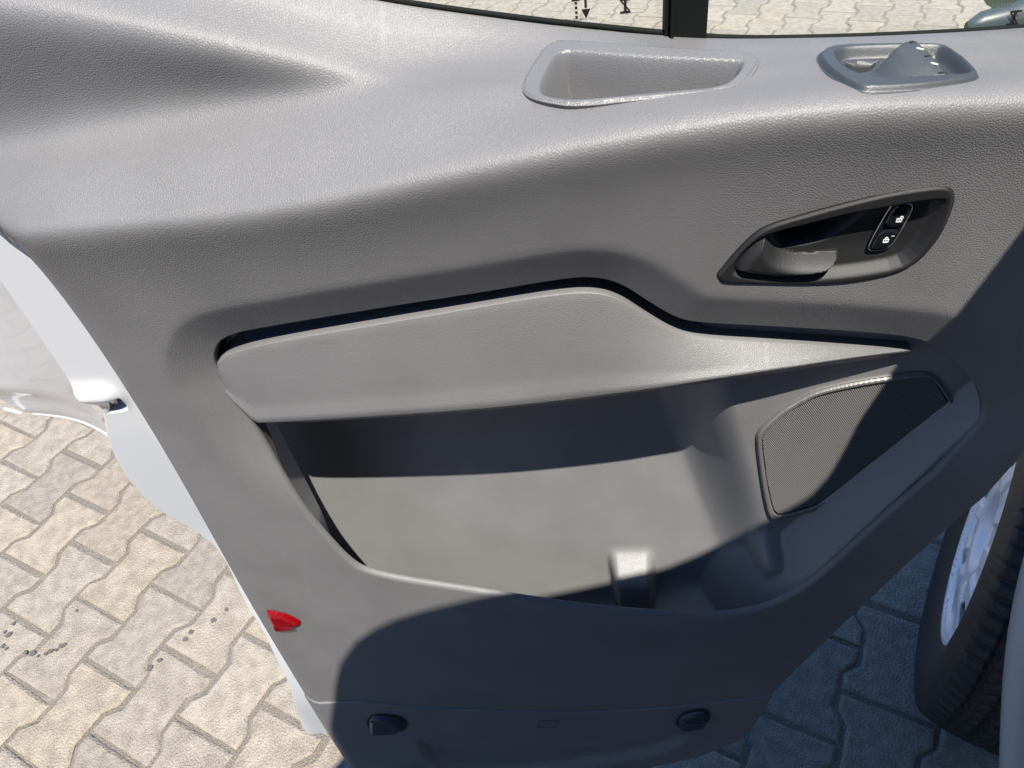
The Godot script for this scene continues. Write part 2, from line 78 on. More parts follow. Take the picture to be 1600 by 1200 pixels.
var ROW_VS := PackedVector2Array([Vector2(-0.6000, 1.4900), Vector2(-0.3000, 1.4050), Vector2(-0.1490, 1.3600), Vector2(-0.0800, 1.3420), Vector2(-0.0100, 1.3250), Vector2(0.0560, 1.3120), Vector2(0.0920, 1.3050), Vector2(0.1900, 1.2960), Vector2(0.2900, 1.2900), Vector2(0.6000, 1.2840)])
const SUN := Vector3(0.0734, 0.9063, 0.4162)
var door_turn := Basis(Vector3.UP, deg_to_rad(-10.0))
var eye := Vector3(0, 1.55, 0)
var rng := RandomNumberGenerator.new()
var M := {}
var row_v: Array = []
var row_n: Array = []
var open_poly := PackedVector2Array()
var open_uv := PackedVector2Array()
var open_top_uv := PackedVector2Array()
var lower_scoop := PackedVector2Array()

# ------------------------------------------------------------------ mesh helpers
class Mb:
	var v := PackedVector3Array()
	var n := PackedVector3Array()
	func tri(a: Vector3, b: Vector3, c: Vector3, na: Vector3, nb: Vector3, nc: Vector3) -> void:
		var g := (b - a).cross(c - a)
		if g.length_squared() < 1e-18:
			return
		if g.dot(na + nb + nc) > 0.0:
			v.append_array(PackedVector3Array([a, c, b])); n.append_array(PackedVector3Array([na, nc, nb]))
		else:
			v.append_array(PackedVector3Array([a, b, c])); n.append_array(PackedVector3Array([na, nb, nc]))
	func flat(a: Vector3, b: Vector3, c: Vector3, out: Vector3) -> void:
		var g := (b - a).cross(c - a).normalized()
		if g.dot(out) < 0.0: g = -g
		tri(a, b, c, g, g, g)
	func quad(a: Vector3, b: Vector3, c: Vector3, d: Vector3, out: Vector3) -> void:
		flat(a, b, c, out); flat(a, c, d, out)
	func mesh() -> ArrayMesh:
		var arr := []
		arr.resize(Mesh.ARRAY_MAX)
		arr[Mesh.ARRAY_VERTEX] = v
		arr[Mesh.ARRAY_NORMAL] = n
		var am := ArrayMesh.new()
		am.add_surface_from_arrays(Mesh.PRIMITIVE_TRIANGLES, arr)
		return am

# smooth sheet through rows of points; normals look away from «behind»
func sheet(m: Mb, rows: Array, behind: Vector3, wrap := false, tube := false) -> void:
	var R := rows.size()
	var C: int = rows[0].size()
	var nn: Array = []
	var lean := 0.0
	for i in R:
		var line := PackedVector3Array()
		var ring_mid := Vector3.ZERO
		if tube:
			for q in rows[i]: ring_mid += q / C
		for j in C:
			var a: Vector3 = rows[mini(i + 1, R - 1)][j] - rows[maxi(i - 1, 0)][j]
			var jp := (j + 1) % C if wrap else mini(j + 1, C - 1)
			var jm := (j - 1 + C) % C if wrap else maxi(j - 1, 0)
			var b: Vector3 = rows[i][jp] - rows[i][jm]
			var k := a.cross(b)
			if k.length_squared() < 1e-20: k = (rows[i][j] - behind) * 1e-9
			k = k.normalized()
			lean += k.dot(rows[i][j] - (ring_mid if tube else behind))
			line.append(k)
		nn.append(line)
	var s := -1.0 if lean < 0.0 else 1.0
	for i in R - 1:
		for j in (C if wrap else C - 1):
			var q := (j + 1) % C
			m.tri(rows[i][j], rows[i + 1][j], rows[i + 1][q], nn[i][j] * s, nn[i + 1][j] * s, nn[i + 1][q] * s)
			m.tri(rows[i][j], rows[i + 1][q], rows[i][q], nn[i][j] * s, nn[i + 1][q] * s, nn[i][q] * s)

func tube(m: Mb, path: PackedVector3Array, r: float, sides := 8, caps := true) -> void:
	var rows := []
	var side := Vector3.UP
	for i in path.size():
		var d := (path[mini(i + 1, path.size() - 1)] - path[maxi(i - 1, 0)]).normalized()
		side = (side - d * side.dot(d))
		if side.length() < 0.05: side = d.cross(Vector3.RIGHT) if absf(d.x) < 0.9 else d.cross(Vector3.FORWARD)
		side = side.normalized()
		var w := d.cross(side)
		var ring := PackedVector3Array()
		for k in sides:
			ring.append(path[i] + (side * cos(TAU * k / sides) + w * sin(TAU * k / sides)) * r)
		rows.append(ring)
	sheet(m, rows, Vector3.ZERO, true, true)
	if caps:
		for e in [0, path.size() - 1]:
			var o := path[e] - path[1 if e == 0 else e - 1]
			for k in sides: m.flat(path[e], rows[e][k], rows[e][(k + 1) % sides], o)

func box(m: Mb, c: Vector3, h: Vector3, b := Basis()) -> void:
	for ax in 3:
		for s in [-1.0, 1.0]:
			var n := Vector3.ZERO; n[ax] = s
			var u := Vector3.ZERO; u[(ax + 1) % 3] = 1.0
			var w := Vector3.ZERO; w[(ax + 2) % 3] = 1.0
			m.quad(c + b * ((n - u - w) * h), c + b * ((n + u - w) * h), c + b * ((n + u + w) * h), c + b * ((n - u + w) * h), b * n)

# a sheet over a polygon of the plane, lifted into space by f, cut exactly along the outline and round the holes
func trimmed(m: Mb, outer: PackedVector2Array, holes: Array, cx: float, cy: float, f: Callable, out: Vector3) -> void:
	var lo := outer[0]; var hi := outer[0]
	for p in outer: lo = lo.min(p); hi = hi.max(p)
	var nx := int(ceil((hi.x - lo.x) / cx)); var ny := int(ceil((hi.y - lo.y) / cy))
	var inside := PackedByteArray(); inside.resize((nx + 1) * (ny + 1))
	var P := PackedVector3Array(); P.resize((nx + 1) * (ny + 1))
	var N := PackedVector3Array(); N.resize((nx + 1) * (ny + 1))
	var have := PackedByteArray(); have.resize((nx + 1) * (ny + 1))
	var boxes := []
	for hole in holes:
		var bl: Vector2 = hole[0]; var bh: Vector2 = hole[0]
		for p in hole: bl = bl.min(p); bh = bh.max(p)
		boxes.append([bl, bh])
	for j in ny + 1:
		for i in nx + 1:
			var p := lo + Vector2(i * cx, j * cy)
			var ok := Geometry2D.is_point_in_polygon(p, outer)
			if ok:
				for k in holes.size():
					if p.x > boxes[k][0].x and p.y > boxes[k][0].y and p.x < boxes[k][1].x and p.y < boxes[k][1].y and Geometry2D.is_point_in_polygon(p, holes[k]):
						ok = false; break
			inside[j * (nx + 1) + i] = 1 if ok else 0
	var scaled_outer := PackedVector2Array()
	var K := Vector2(10.0 / cx, 10.0 / cy)
	for p in outer: scaled_outer.append((p - lo) * K)
	var scaled_holes := []
	for hole in holes:
		var sh := PackedVector2Array()
		for p in hole: sh.append((p - lo) * K)
		scaled_holes.append(sh)
	var at := func(p: Vector2) -> Array:
		var here: Vector3 = f.call(p.x, p.y)
		var a: Vector3 = f.call(p.x + cx * 0.3, p.y) - here
		var b: Vector3 = f.call(p.x, p.y + cy * 0.3) - here
		var k := a.cross(b).normalized()
		if k.dot(out) < 0.0: k = -k
		return [here, k]
	for j in ny:
		for i in nx:
			var ids := [j * (nx + 1) + i, j * (nx + 1) + i + 1, (j + 1) * (nx + 1) + i + 1, (j + 1) * (nx + 1) + i]
			var count: int = inside[ids[0]] + inside[ids[1]] + inside[ids[2]] + inside[ids[3]]
			if count == 0: continue
			if count == 4:
				for q in ids:
					if not have[q]:
						var got: Array = at.call(lo + Vector2((q % (nx + 1)) * cx, (q / (nx + 1)) * cy))
						P[q] = got[0]; N[q] = got[1]; have[q] = 1
				m.tri(P[ids[0]], P[ids[1]], P[ids[2]], N[ids[0]], N[ids[1]], N[ids[2]])
				m.tri(P[ids[0]], P[ids[2]], P[ids[3]], N[ids[0]], N[ids[2]], N[ids[3]])
				continue
			var cell := PackedVector2Array([Vector2(i, j) * 10.0, Vector2(i + 1, j) * 10.0, Vector2(i + 1, j + 1) * 10.0, Vector2(i, j + 1) * 10.0])
			var pieces: Array = Geometry2D.intersect_polygons(cell, scaled_outer)
			for sh in scaled_holes:
				var left := []
				for piece in pieces: left.append_array(Geometry2D.clip_polygons(piece, sh))
				pieces = left
			for piece in pieces:
				var idx := Geometry2D.triangulate_polygon(piece)
				var got := []
				for p in piece: got.append(at.call(lo + p / K))
				for k in range(0, idx.size(), 3):
					var a: Array = got[idx[k]]; var b: Array = got[idx[k + 1]]; var c: Array = got[idx[k + 2]]
					m.tri(a[0], b[0], c[0], a[1], b[1], c[1])

# rolls the edge of a sheet over: a quarter round of radius r, then a wall of some depth
func roll(m: Mb, path: PackedVector2Array, f: Callable, e: Vector2, facing: Vector3, r0: float, depth: float, into_hole: bool, back := Vector3.ZERO, closed := true) -> void:
	var pts := PackedVector3Array(); var nor := PackedVector3Array()
	for p in path:
		var a: Vector3 = f.call(p.x + e.x, p.y) - f.call(p.x - e.x, p.y)
		var b: Vector3 = f.call(p.x, p.y + e.y) - f.call(p.x, p.y - e.y)
		var k := a.cross(b).normalized()
		if k.dot(facing) < 0.0: k = -k
		pts.append(f.call(p.x, p.y)); nor.append(k)
	var area := 0.0
	for i in path.size():
		area += path[i].cross(path[(i + 1) % path.size()])
	var s := 1.0 if (area > 0.0) != into_hole else -1.0
	var rows := []
	var mid := Vector3.ZERO
	for i in pts.size():
		var n := pts.size()
		var t := (pts[(i + 1) % n] - pts[(i - 1 + n) % n]) if closed else (pts[mini(i + 1, n - 1)] - pts[maxi(i - 1, 0)])
		var o := t.cross(nor[i]).normalized() * s
		var bk := -nor[i] if back == Vector3.ZERO else back
		var r := r0
		if r0 == 0.0061: r = lerpf(0.0065, 0.0022, smoothstep(0.97, 1.04, pts[i].y))
		var line := PackedVector3Array()
		for k in 7:
			var th := PI / 2 * k / 6.0
			line.append(pts[i] + o * r * sin(th) - nor[i] * r * (1.0 - cos(th)))
		if r0 == 0.003 and nor[i].y > 0.5: bk = Vector3(0, -1, -0.05)
		if r0 == 0.0061: bk = bk.lerp(-o * 0.9 + Vector3(0, 0, -0.45), clampf(o.y * 4.0, 0.0, 1.0))
		line.append(pts[i] + o * r - nor[i] * r + bk * depth * 0.15)
		line.append(pts[i] + o * r - nor[i] * r + bk * depth)
		rows.append(line)
		mid += pts[i] / n - o * 0.0
	# normals written out here, so that they follow the sheet
	var R := rows.size()
	for i in (R if closed else R - 1):
		var q := (i + 1) % R
		for k in 8:
			var nr := []
			for id in [i, q]:
				var n2 := pts.size()
				var t2 := (pts[(id + 1) % n2] - pts[(id - 1 + n2) % n2]) if closed else (pts[mini(id + 1, n2 - 1)] - pts[maxi(id - 1, 0)])
				var o2 := t2.cross(nor[id]).normalized() * s
				for kk in [k, k + 1]:
					var th2: float = PI / 2 * minf(kk, 6) / 6.0
					nr.append((nor[id] * cos(th2) + o2 * sin(th2)).normalized())
			m.tri(rows[i][k], rows[i][k + 1], rows[q][k + 1], nr[0], nr[1], nr[3])
			m.tri(rows[i][k], rows[q][k + 1], rows[q][k], nr[0], nr[3], nr[2])

func chaikin(p: PackedVector2Array, times := 3, closed := true) -> PackedVector2Array:
	for t in times:
		var q := PackedVector2Array()
		if not closed: q.append(p[0])
		for i in (p.size() if closed else p.size() - 1):
			var a := p[i]; var b := p[(i + 1) % p.size()]
			q.append(a.lerp(b, 0.25)); q.append(a.lerp(b, 0.75))
		if not closed: q.append(p[p.size() - 1])
		p = q
	return p

func chaikin3(p: PackedVector3Array, times := 3) -> PackedVector3Array:
	for t in times:
		var q := PackedVector3Array([p[0]])
		for i in p.size() - 1:
			q.append(p[i].lerp(p[i + 1], 0.25)); q.append(p[i].lerp(p[i + 1], 0.75))
		q.append(p[p.size() - 1])
		p = q
	return p

func along(p: PackedVector3Array, count: int) -> PackedVector3Array:
	var len := PackedFloat32Array([0.0])
	for i in range(1, p.size()): len.append(len[i - 1] + p[i].distance_to(p[i - 1]))
	var out := PackedVector3Array()
	var k := 0
	for i in count:
		var want := len[len.size() - 1] * i / (count - 1.0)
		while k < p.size() - 2 and len[k + 1] < want: k += 1
		out.append(p[k].lerp(p[k + 1], clampf((want - len[k]) / maxf(len[k + 1] - len[k], 1e-9), 0, 1)))
	return out

# distance to a polygon's outline, positive inside
func depth_in(p: Vector2, poly: PackedVector2Array) -> float:
	var best := 1e9
	var n := poly.size()
	var odd := false
	for i in n:
		var a := poly[i]; var b := poly[(i + 1) % n]
		var ab := b - a; var ap := p - a
		best = minf(best, (ap - ab * clampf(ap.dot(ab) / maxf(ab.length_squared(), 1e-12), 0.0, 1.0)).length_squared())
		if (a.y > p.y) != (b.y > p.y) and p.x < (b.x - a.x) * (p.y - a.y) / (b.y - a.y) + a.x: odd = not odd
	return sqrt(best) if odd else -sqrt(best)

func from_line(p: Vector2, line: PackedVector2Array) -> float:
	var best := 1e9
	for i in line.size() - 1:
		best = minf(best, p.distance_squared_to(Geometry2D.get_closest_point_to_segment(p, line[i], line[i + 1])))
	return sqrt(best)

func smax(a: float, b: float, k: float) -> float:
	var h := maxf(k - absf(a - b), 0.0) / k
	return maxf(a, b) + h * h * k * 0.25

func look_up(table: PackedVector2Array, x: float) -> float:
	for i in table.size() - 1:
		if x <= table[i + 1].x or i == table.size() - 2:
			return lerpf(table[i].y, table[i + 1].y, clampf((x - table[i].x) / (table[i + 1].x - table[i].x), 0.0, 1.0))
	return 0.0

# ------------------------------------------------------------------ naming helpers
func part(called: String, m: Variant, mat: Material, parent: Node, label := "") -> MeshInstance3D:
	var o := MeshInstance3D.new()
	o.name = called
	o.mesh = m.mesh() if m is Mb else m
	o.material_override = mat
	parent.add_child(o, true)
	if label: o.set_meta("label", label)
	return o

func thing(called: String, label: String, category: String, at := Transform3D()) -> Node3D:
	var o := Node3D.new()
	o.name = called
	add_child(o, true)
	o.transform = at
	o.set_meta("label", label); o.set_meta("category", category)
	return o

func holder(called: String, parent: Node, at := Transform3D(), label := "") -> Node3D:
	var o := Node3D.new()
	o.name = called
	parent.add_child(o, true)
	o.transform = at
	if label: o.set_meta("label", label)
	return o

# ------------------------------------------------------------------ materials
func lin(r: float, g: float, b: float) -> Color:
	return Color(r, g, b).linear_to_srgb()

func noise_image(kind: int, cells: float, size: int, seed_value: int, octaves := 1, warp := 0.0) -> Image:
	var n := FastNoiseLite.new()
	n.noise_type = kind
	n.seed = seed_value
	n.frequency = cells / size
	n.fractal_type = FastNoiseLite.FRACTAL_FBM if octaves > 1 else FastNoiseLite.FRACTAL_NONE
	n.fractal_octaves = octaves
	n.cellular_return_type = FastNoiseLite.RETURN_DISTANCE2_SUB
	n.cellular_jitter = 1.0
	if warp > 0.0:
		n.domain_warp_enabled = true
		n.domain_warp_amplitude = warp
		n.domain_warp_frequency = 2.0 * cells / size / 5.0
		n.domain_warp_fractal_type = FastNoiseLite.DOMAIN_WARP_FRACTAL_NONE
	var im := n.get_seamless_image(size, size)
	im.convert(Image.FORMAT_L8)
	return im

func curve_image(im: Image, f: Callable) -> ImageTexture:
	var d := im.get_data()
	var table := PackedByteArray()
	for i in 256: table.append(int(clampf(f.call(i / 255.0), 0, 1) * 255))
	for i in d.size(): d[i] = table[d[i]]
	return ImageTexture.create_from_image(Image.create_from_data(im.get_width(), im.get_height(), false, Image.FORMAT_L8, d))

func tinted(im: Image, a: Color, b: Color, c: Color) -> ImageTexture:
	var d := im.get_data()
	var o := PackedByteArray(); o.resize(d.size() * 3)
	for i in d.size():
		var t := d[i] / 255.0
		var k := a.lerp(b, t * 2.0) if t < 0.5 else b.lerp(c, t * 2.0 - 1.0)
		o[i * 3] = int(k.r * 255); o[i * 3 + 1] = int(k.g * 255); o[i * 3 + 2] = int(k.b * 255)
	return ImageTexture.create_from_image(Image.create_from_data(im.get_width(), im.get_height(), false, Image.FORMAT_RGB8, o))

func blended(a: Image, b: Image, share: float) -> Image:
	var da := a.get_data(); var db := b.get_data()
	for i in da.size(): da[i] = int(clampf((da[i] * (1.0 - share) + db[i] * share - 128.0) * 1.35 + 128.0, 0, 255))
	return Image.create_from_data(a.get_width(), a.get_height(), false, Image.FORMAT_L8, da)

func plain(c: Color, rough: float, metal := 0.0) -> StandardMaterial3D:
	var m := StandardMaterial3D.new()
	m.albedo_color = c
	m.roughness = rough
	m.metallic = metal
	return m

func textured(m: StandardMaterial3D, per_metre: float, bump: Texture2D, cm: float) -> StandardMaterial3D:
	m.uv1_triplanar = true
	m.uv1_triplanar_sharpness = 4.0
	m.uv1_scale = Vector3.ONE * per_metre
	if bump:
		m.heightmap_enabled = true
		m.heightmap_texture = bump
		m.heightmap_scale = cm
	return m

func materials() -> void:
	var grain := curve_image(noise_image(FastNoiseLite.TYPE_CELLULAR, 54, 1024, 5, 1, 6.0), func(x): return 1.0 - exp(-x * 5.0))
	var fine := curve_image(noise_image(FastNoiseLite.TYPE_CELLULAR, 90, 1024, 8, 1, 3.0), func(x): return 1.0 - exp(-x * 4.0))
	var rough_im := noise_image(FastNoiseLite.TYPE_SIMPLEX, 10, 512, 3, 5)
	var speck := noise_image(FastNoiseLite.TYPE_SIMPLEX, 60, 1024, 11, 4)
	M.trim = textured(plain(lin(0.140, 0.1385, 0.1385), 0.50), 9.0, grain, 0.022)
	M.pad = textured(plain(lin(0.140, 0.1385, 0.1385), 0.5), 10.5, grain, 0.02)
	M.trim_fine = textured(plain(lin(0.136, 0.1355, 0.137), 0.38), 8.0, fine, 0.018)
	M.pocket = textured(plain(lin(0.178, 0.178, 0.179), 0.40), 8.0, fine, 0.018)
	# faint mottling and dust, many times larger than the grain
	var wear := blended(noise_image(FastNoiseLite.TYPE_SIMPLEX, 5, 1024, 61, 4), noise_image(FastNoiseLite.TYPE_SIMPLEX, 220, 1024, 62, 2), 0.35)
	var dust := RandomNumberGenerator.new()
	dust.seed = 9
	var wd := wear.get_data()
	for i in wd.size(): wd[i] = int(226 + wd[i] * 0.08)
	var wear_im := Image.create_from_data(1024, 1024, false, Image.FORMAT_L8, wd)
	for k in 260: wear_im.fill_rect(Rect2i(dust.randi() % 1020, dust.randi() % 1020, 1 + dust.randi() % 2, 1 + dust.randi() % 2), Color(1, 1, 1))
	for k in 26:
		var p := Vector2(dust.randi() % 960, dust.randi() % 960)
		var d := Vector2.from_angle(dust.randf() * TAU)
		for s in 8 + dust.randi() % 40:
			p += d; d = d.rotated(dust.randf_range(-0.06, 0.06))
			if p.x > 0 and p.y > 0 and p.x < 1023 and p.y < 1023: wear_im.set_pixelv(Vector2i(p), Color(0.99, 0.99, 0.99))
	var wear_tex := ImageTexture.create_from_image(wear_im)
	for mm in [M.trim, M.pad, M.trim_fine, M.pocket]:
		mm.detail_enabled = true
		mm.detail_blend_mode = BaseMaterial3D.BLEND_MODE_MUL
		mm.detail_albedo = wear_tex
		mm.detail_uv_layer = BaseMaterial3D.DETAIL_UV_2
		mm.uv2_triplanar = true
		mm.uv2_scale = Vector3.ONE * 1.45
		mm.albedo_color = (mm.albedo_color.srgb_to_linear() * 1.12).linear_to_srgb()
	M.black = textured(plain(lin(0.0095, 0.0098, 0.0102), 0.58), 9.0, fine, 0.010)
	M.black_sill = textured(plain(lin(0.04, 0.044, 0.048), 0.42), 9.0, fine, 0.010)
	M.navy = plain(lin(0.022, 0.03, 0.045), 0.4)
	M.gloss = plain(lin(0.008, 0.009, 0.012), 0.08)
	M.chrome = plain(lin(0.6, 0.62, 0.66), 0.15, 1.0)
	M.white_print = plain(lin(0.8, 0.8, 0.8), 0.5)
	M.grille = plain(lin(0.13, 0.127, 0.125), 0.38)
	M.shade_black = plain(lin(0.012, 0.012, 0.012), 0.9)  # near-black standing in for shade in gaps and recesses
	M.paint = plain(lin(0.50, 0.515, 0.53), 0.3)
	M.paint.clearcoat_enabled = true
	M.paint.clearcoat = 0.8
	M.paint.clearcoat_roughness = 0.06
	M.red = plain(lin(0.17, 0.002, 0.004), 0.15)
	M.red.heightmap_enabled = false
	M.red_dark = plain(lin(0.25, 0.002, 0.004), 0.2)
	M.steel = plain(lin(0.35, 0.36, 0.37), 0.35, 1.0)
	M.rubber = textured(plain(lin(0.017, 0.017, 0.017), 0.62), 6.0, curve_image(speck, func(x): return x), 0.02)
	M.silver = plain(lin(0.72, 0.73, 0.74), 0.36, 0.2)
	M.ink = plain(lin(0.01, 0.01, 0.01), 0.6)
	M.seal = plain(lin(0.006, 0.008, 0.007), 0.75)
	M.seal.metallic_specular = 0.25
	M.lining_dark = plain(lin(0.035, 0.035, 0.037), 0.9)
	M.cloth = plain(lin(0.045, 0.045, 0.05), 0.95)
	M.lining = plain(lin(0.32, 0.31, 0.29), 0.9)
	M.glass = StandardMaterial3D.new()
	M.glass.transparency = BaseMaterial3D.TRANSPARENCY_ALPHA
	M.glass.albedo_color = Color(0.80, 0.93, 0.82, 0.075)
	M.glass.roughness = 0.04
	var ramp := [[lin(0.142, 0.125, 0.102), lin(0.266, 0.234, 0.193), lin(0.396, 0.358, 0.300)], [lin(0.155, 0.138, 0.113), lin(0.283, 0.252, 0.207), lin(0.415, 0.375, 0.317)], [lin(0.136, 0.122, 0.103), lin(0.250, 0.221, 0.186), lin(0.377, 0.340, 0.287)]]
	var relief := curve_image(noise_image(FastNoiseLite.TYPE_SIMPLEX, 70, 1024, 21, 5), func(x): return x)
	M.pavers = []
	for k in 3:
		var im := blended(noise_image(FastNoiseLite.TYPE_SIMPLEX, 9 + 2 * k, 1024, 31 + k, 4), noise_image(FastNoiseLite.TYPE_SIMPLEX, 150 + 20 * k, 1024, 41 + k, 3), 0.68)
		var pm := textured(plain(Color.WHITE, 0.9), 1.7 + 0.13 * k, relief, 0.28)
		pm.uv1_world_triplanar = true
		pm.albedo_texture = tinted(im, ramp[k][0], ramp[k][1], ramp[k][2])
		pm.metallic_specular = 0.35
		M.pavers.append(pm)
		for tone in [Color(0.968, 0.968, 0.972), Color(1.0, 0.99, 0.972)]:
			var other: StandardMaterial3D = pm.duplicate()
			other.albedo_color = tone
			M.pavers.append(other)
	M.sand = textured(plain(Color.WHITE, 1.0), 3.0, relief, 0.5)
	M.sand.uv1_world_triplanar = true
	M.sand.albedo_texture = tinted(speck, lin(0.143, 0.122, 0.096), lin(0.227, 0.200, 0.162), lin(0.286, 0.258, 0.218))
	M.oil = plain(lin(0.085, 0.078, 0.068), 0.8)

# ------------------------------------------------------------------ the moulded face of the door
const U0 := -0.7
const DU := 0.05
func prepare_face() -> void:
	for k in 24:
		row_v.append(PackedFloat32Array()); row_n.append(PackedFloat32Array())
	for j in 29:
		var u := U0 + DU * j
		var f := look_up(ROW_VF, u); var c := look_up(ROW_VC, u); var w := look_up(ROW_VW, u); var s := look_up(ROW_VS, u)
		var b := smoothstep(-0.33, -0.08, u)
		var vs := [-0.06, 0.06, 0.18, 0.30, 0.44, 0.58, 0.70, 0.82, 0.94, 1.05, 1.14, f - 0.055, f - 0.022, f - 0.003, f + 0.006, lerpf(f, c, 0.6), c, lerpf(c, w, 0.35), lerpf(c, w, 0.8), w + lerpf(0.004, 0.001, b), lerpf(w, s, 0.45), s, s - 0.004, s - 0.03]
		var ns := [-0.400, -0.408, -0.415, -0.423, -0.433, -0.445, -0.456, -0.470, -0.484, -0.492, -0.4945, -0.491, -0.484, -0.482, -0.499, -0.525, lerpf(-0.568, -0.547, b), lerpf(-0.570, -0.561, b), lerpf(-0.562, -0.576, b), lerpf(-0.567, -0.589, b), lerpf(-0.602, -0.605, b), -0.622, -0.634, -0.642]
		for k in 24:
			row_v[k].append(vs[k]); row_n[k].append(ns[k])

func weights(t: float) -> Array:
	return [(1 - t) * (1 - t) * (1 - t) / 6.0, (3 * t * t * t - 6 * t * t + 4) / 6.0, (-3 * t * t * t + 3 * t * t + 3 * t + 1) / 6.0, t * t * t / 6.0]

func face_plain(u: float, s: float) -> Vector3:
	var x := clampf((u - U0) / DU, 1.0, 26.999)
	var i := int(x)
	var y := clampf(s, 1.0, 21.999)
	var k := int(y)
	var bu := weights(x - i)
	var bs := weights(y - k)
	var v := 0.0
	var n := 0.0
	for a in 4:
		var line: PackedFloat32Array = row_v[k + a - 1]
		var deep: PackedFloat32Array = row_n[k + a - 1]
		n += bs[a] * (bu[0] * deep[i - 1] + bu[1] * deep[i] + bu[2] * deep[i + 1] + bu[3] * deep[i + 2])
		v += bs[a] * (bu[0] * line[i - 1] + bu[1] * line[i] + bu[2] * line[i + 1] + bu[3] * line[i + 2])
	var d := clampf((u + 0.485) / 0.03, 0.0, 1.0)
	return Vector3(u, v, n - 0.014 * (1 - d) * (1 - d) * (1.0 - clampf((s - 12.3) / 2.2, 0.0, 1.0)))

func face(u: float, s: float) -> Vector3:
	var p := face_plain(u, s)
	if p.y > 0.84 and p.y < 1.21:
		var d := from_line(Vector2(p.x, p.y), open_top_uv)
		if d < 0.05:
			var t := clampf(1.0 - d / 0.042, -0.2, 1.0)
			p.z -= 0.015 * (t + sqrt(t * t + 0.006)) * 0.5 * smoothstep(0.86, 1.02, p.y) * smoothstep(0.05, 0.044, d)
	return p

func lower_face(u: float, s: float) -> Vector3:
	var p := face_plain(u, s)
	p.z += 0.0028
	var q := Vector2(p.x, p.y)
	var d := depth_in(q, lower_scoop)
	p.z -= 0.012 * smoothstep(-0.002, 0.02, d)
	return p

func to_uv(path: PackedVector2Array) -> PackedVector2Array:
	var o := PackedVector2Array()
	for p in path:
		var q := face_plain(p.x, p.y)
		o.append(Vector2(q.x, q.y))
	return o

func liner(u: float, v: float) -> Vector3:
	var us := 0.118 + (0.95 - clampf(v, 0.6, 1.1)) * 0.27
	var back := -0.590 + 0.20 * clampf(0.80 - v, -0.06, 0.4)
	var n := lerpf(back, -0.5275, smoothstep(us - 0.075, us + 0.022, u))
	var rib2 := smoothstep(0.170, 0.192, u) * (1.0 - smoothstep(0.228, 0.252, u)) * smoothstep(0.742, 0.698, v)
	n += 0.034 * rib2
	var side := smoothstep(0.036, 0.018, absf(u - 0.027 - (0.64 - v) * 0.06))
	var ramp := clampf((0.662 - v) / 0.042, 0.0, 1.0)
	n = smax(n, back + 0.040 * side * (ramp * ramp * (3.0 - 2.0 * ramp)), 0.006)
	var front := lerpf(-0.433, -0.487, clampf((v - 0.44) / 0.5, 0.0, 1.2))
	var wall := front - 0.014 + 1.75 * ((u - 0.238) * 0.898 - (v - 0.732) * 0.441)
	n = smax(n, minf(wall, front - 0.006), 0.004)
	var x := 0.548 + 0.28 * u - v
	n = smax(n, minf(back + 7.0 * (x + sqrt(x * x + 0.00008)) * 0.5, -0.44), 0.006)
	n = -smax(-n, -front + 0.008, 0.006)
	return Vector3(u, v, n)

func dense(poly: PackedVector2Array, step: float, y_weight: float, closed := true) -> PackedVector2Array:
	var o := PackedVector2Array()
	for i in (poly.size() if closed else poly.size() - 1):
		var a := poly[i]; var b := poly[(i + 1) % poly.size()]
		var n := maxi(1, int(ceil(Vector2(b.x - a.x, (b.y - a.y) * y_weight).length() / step)))
		for k in n: o.append(a.lerp(b, k / float(n)))
	if not closed: o.append(poly[poly.size() - 1])
	return o

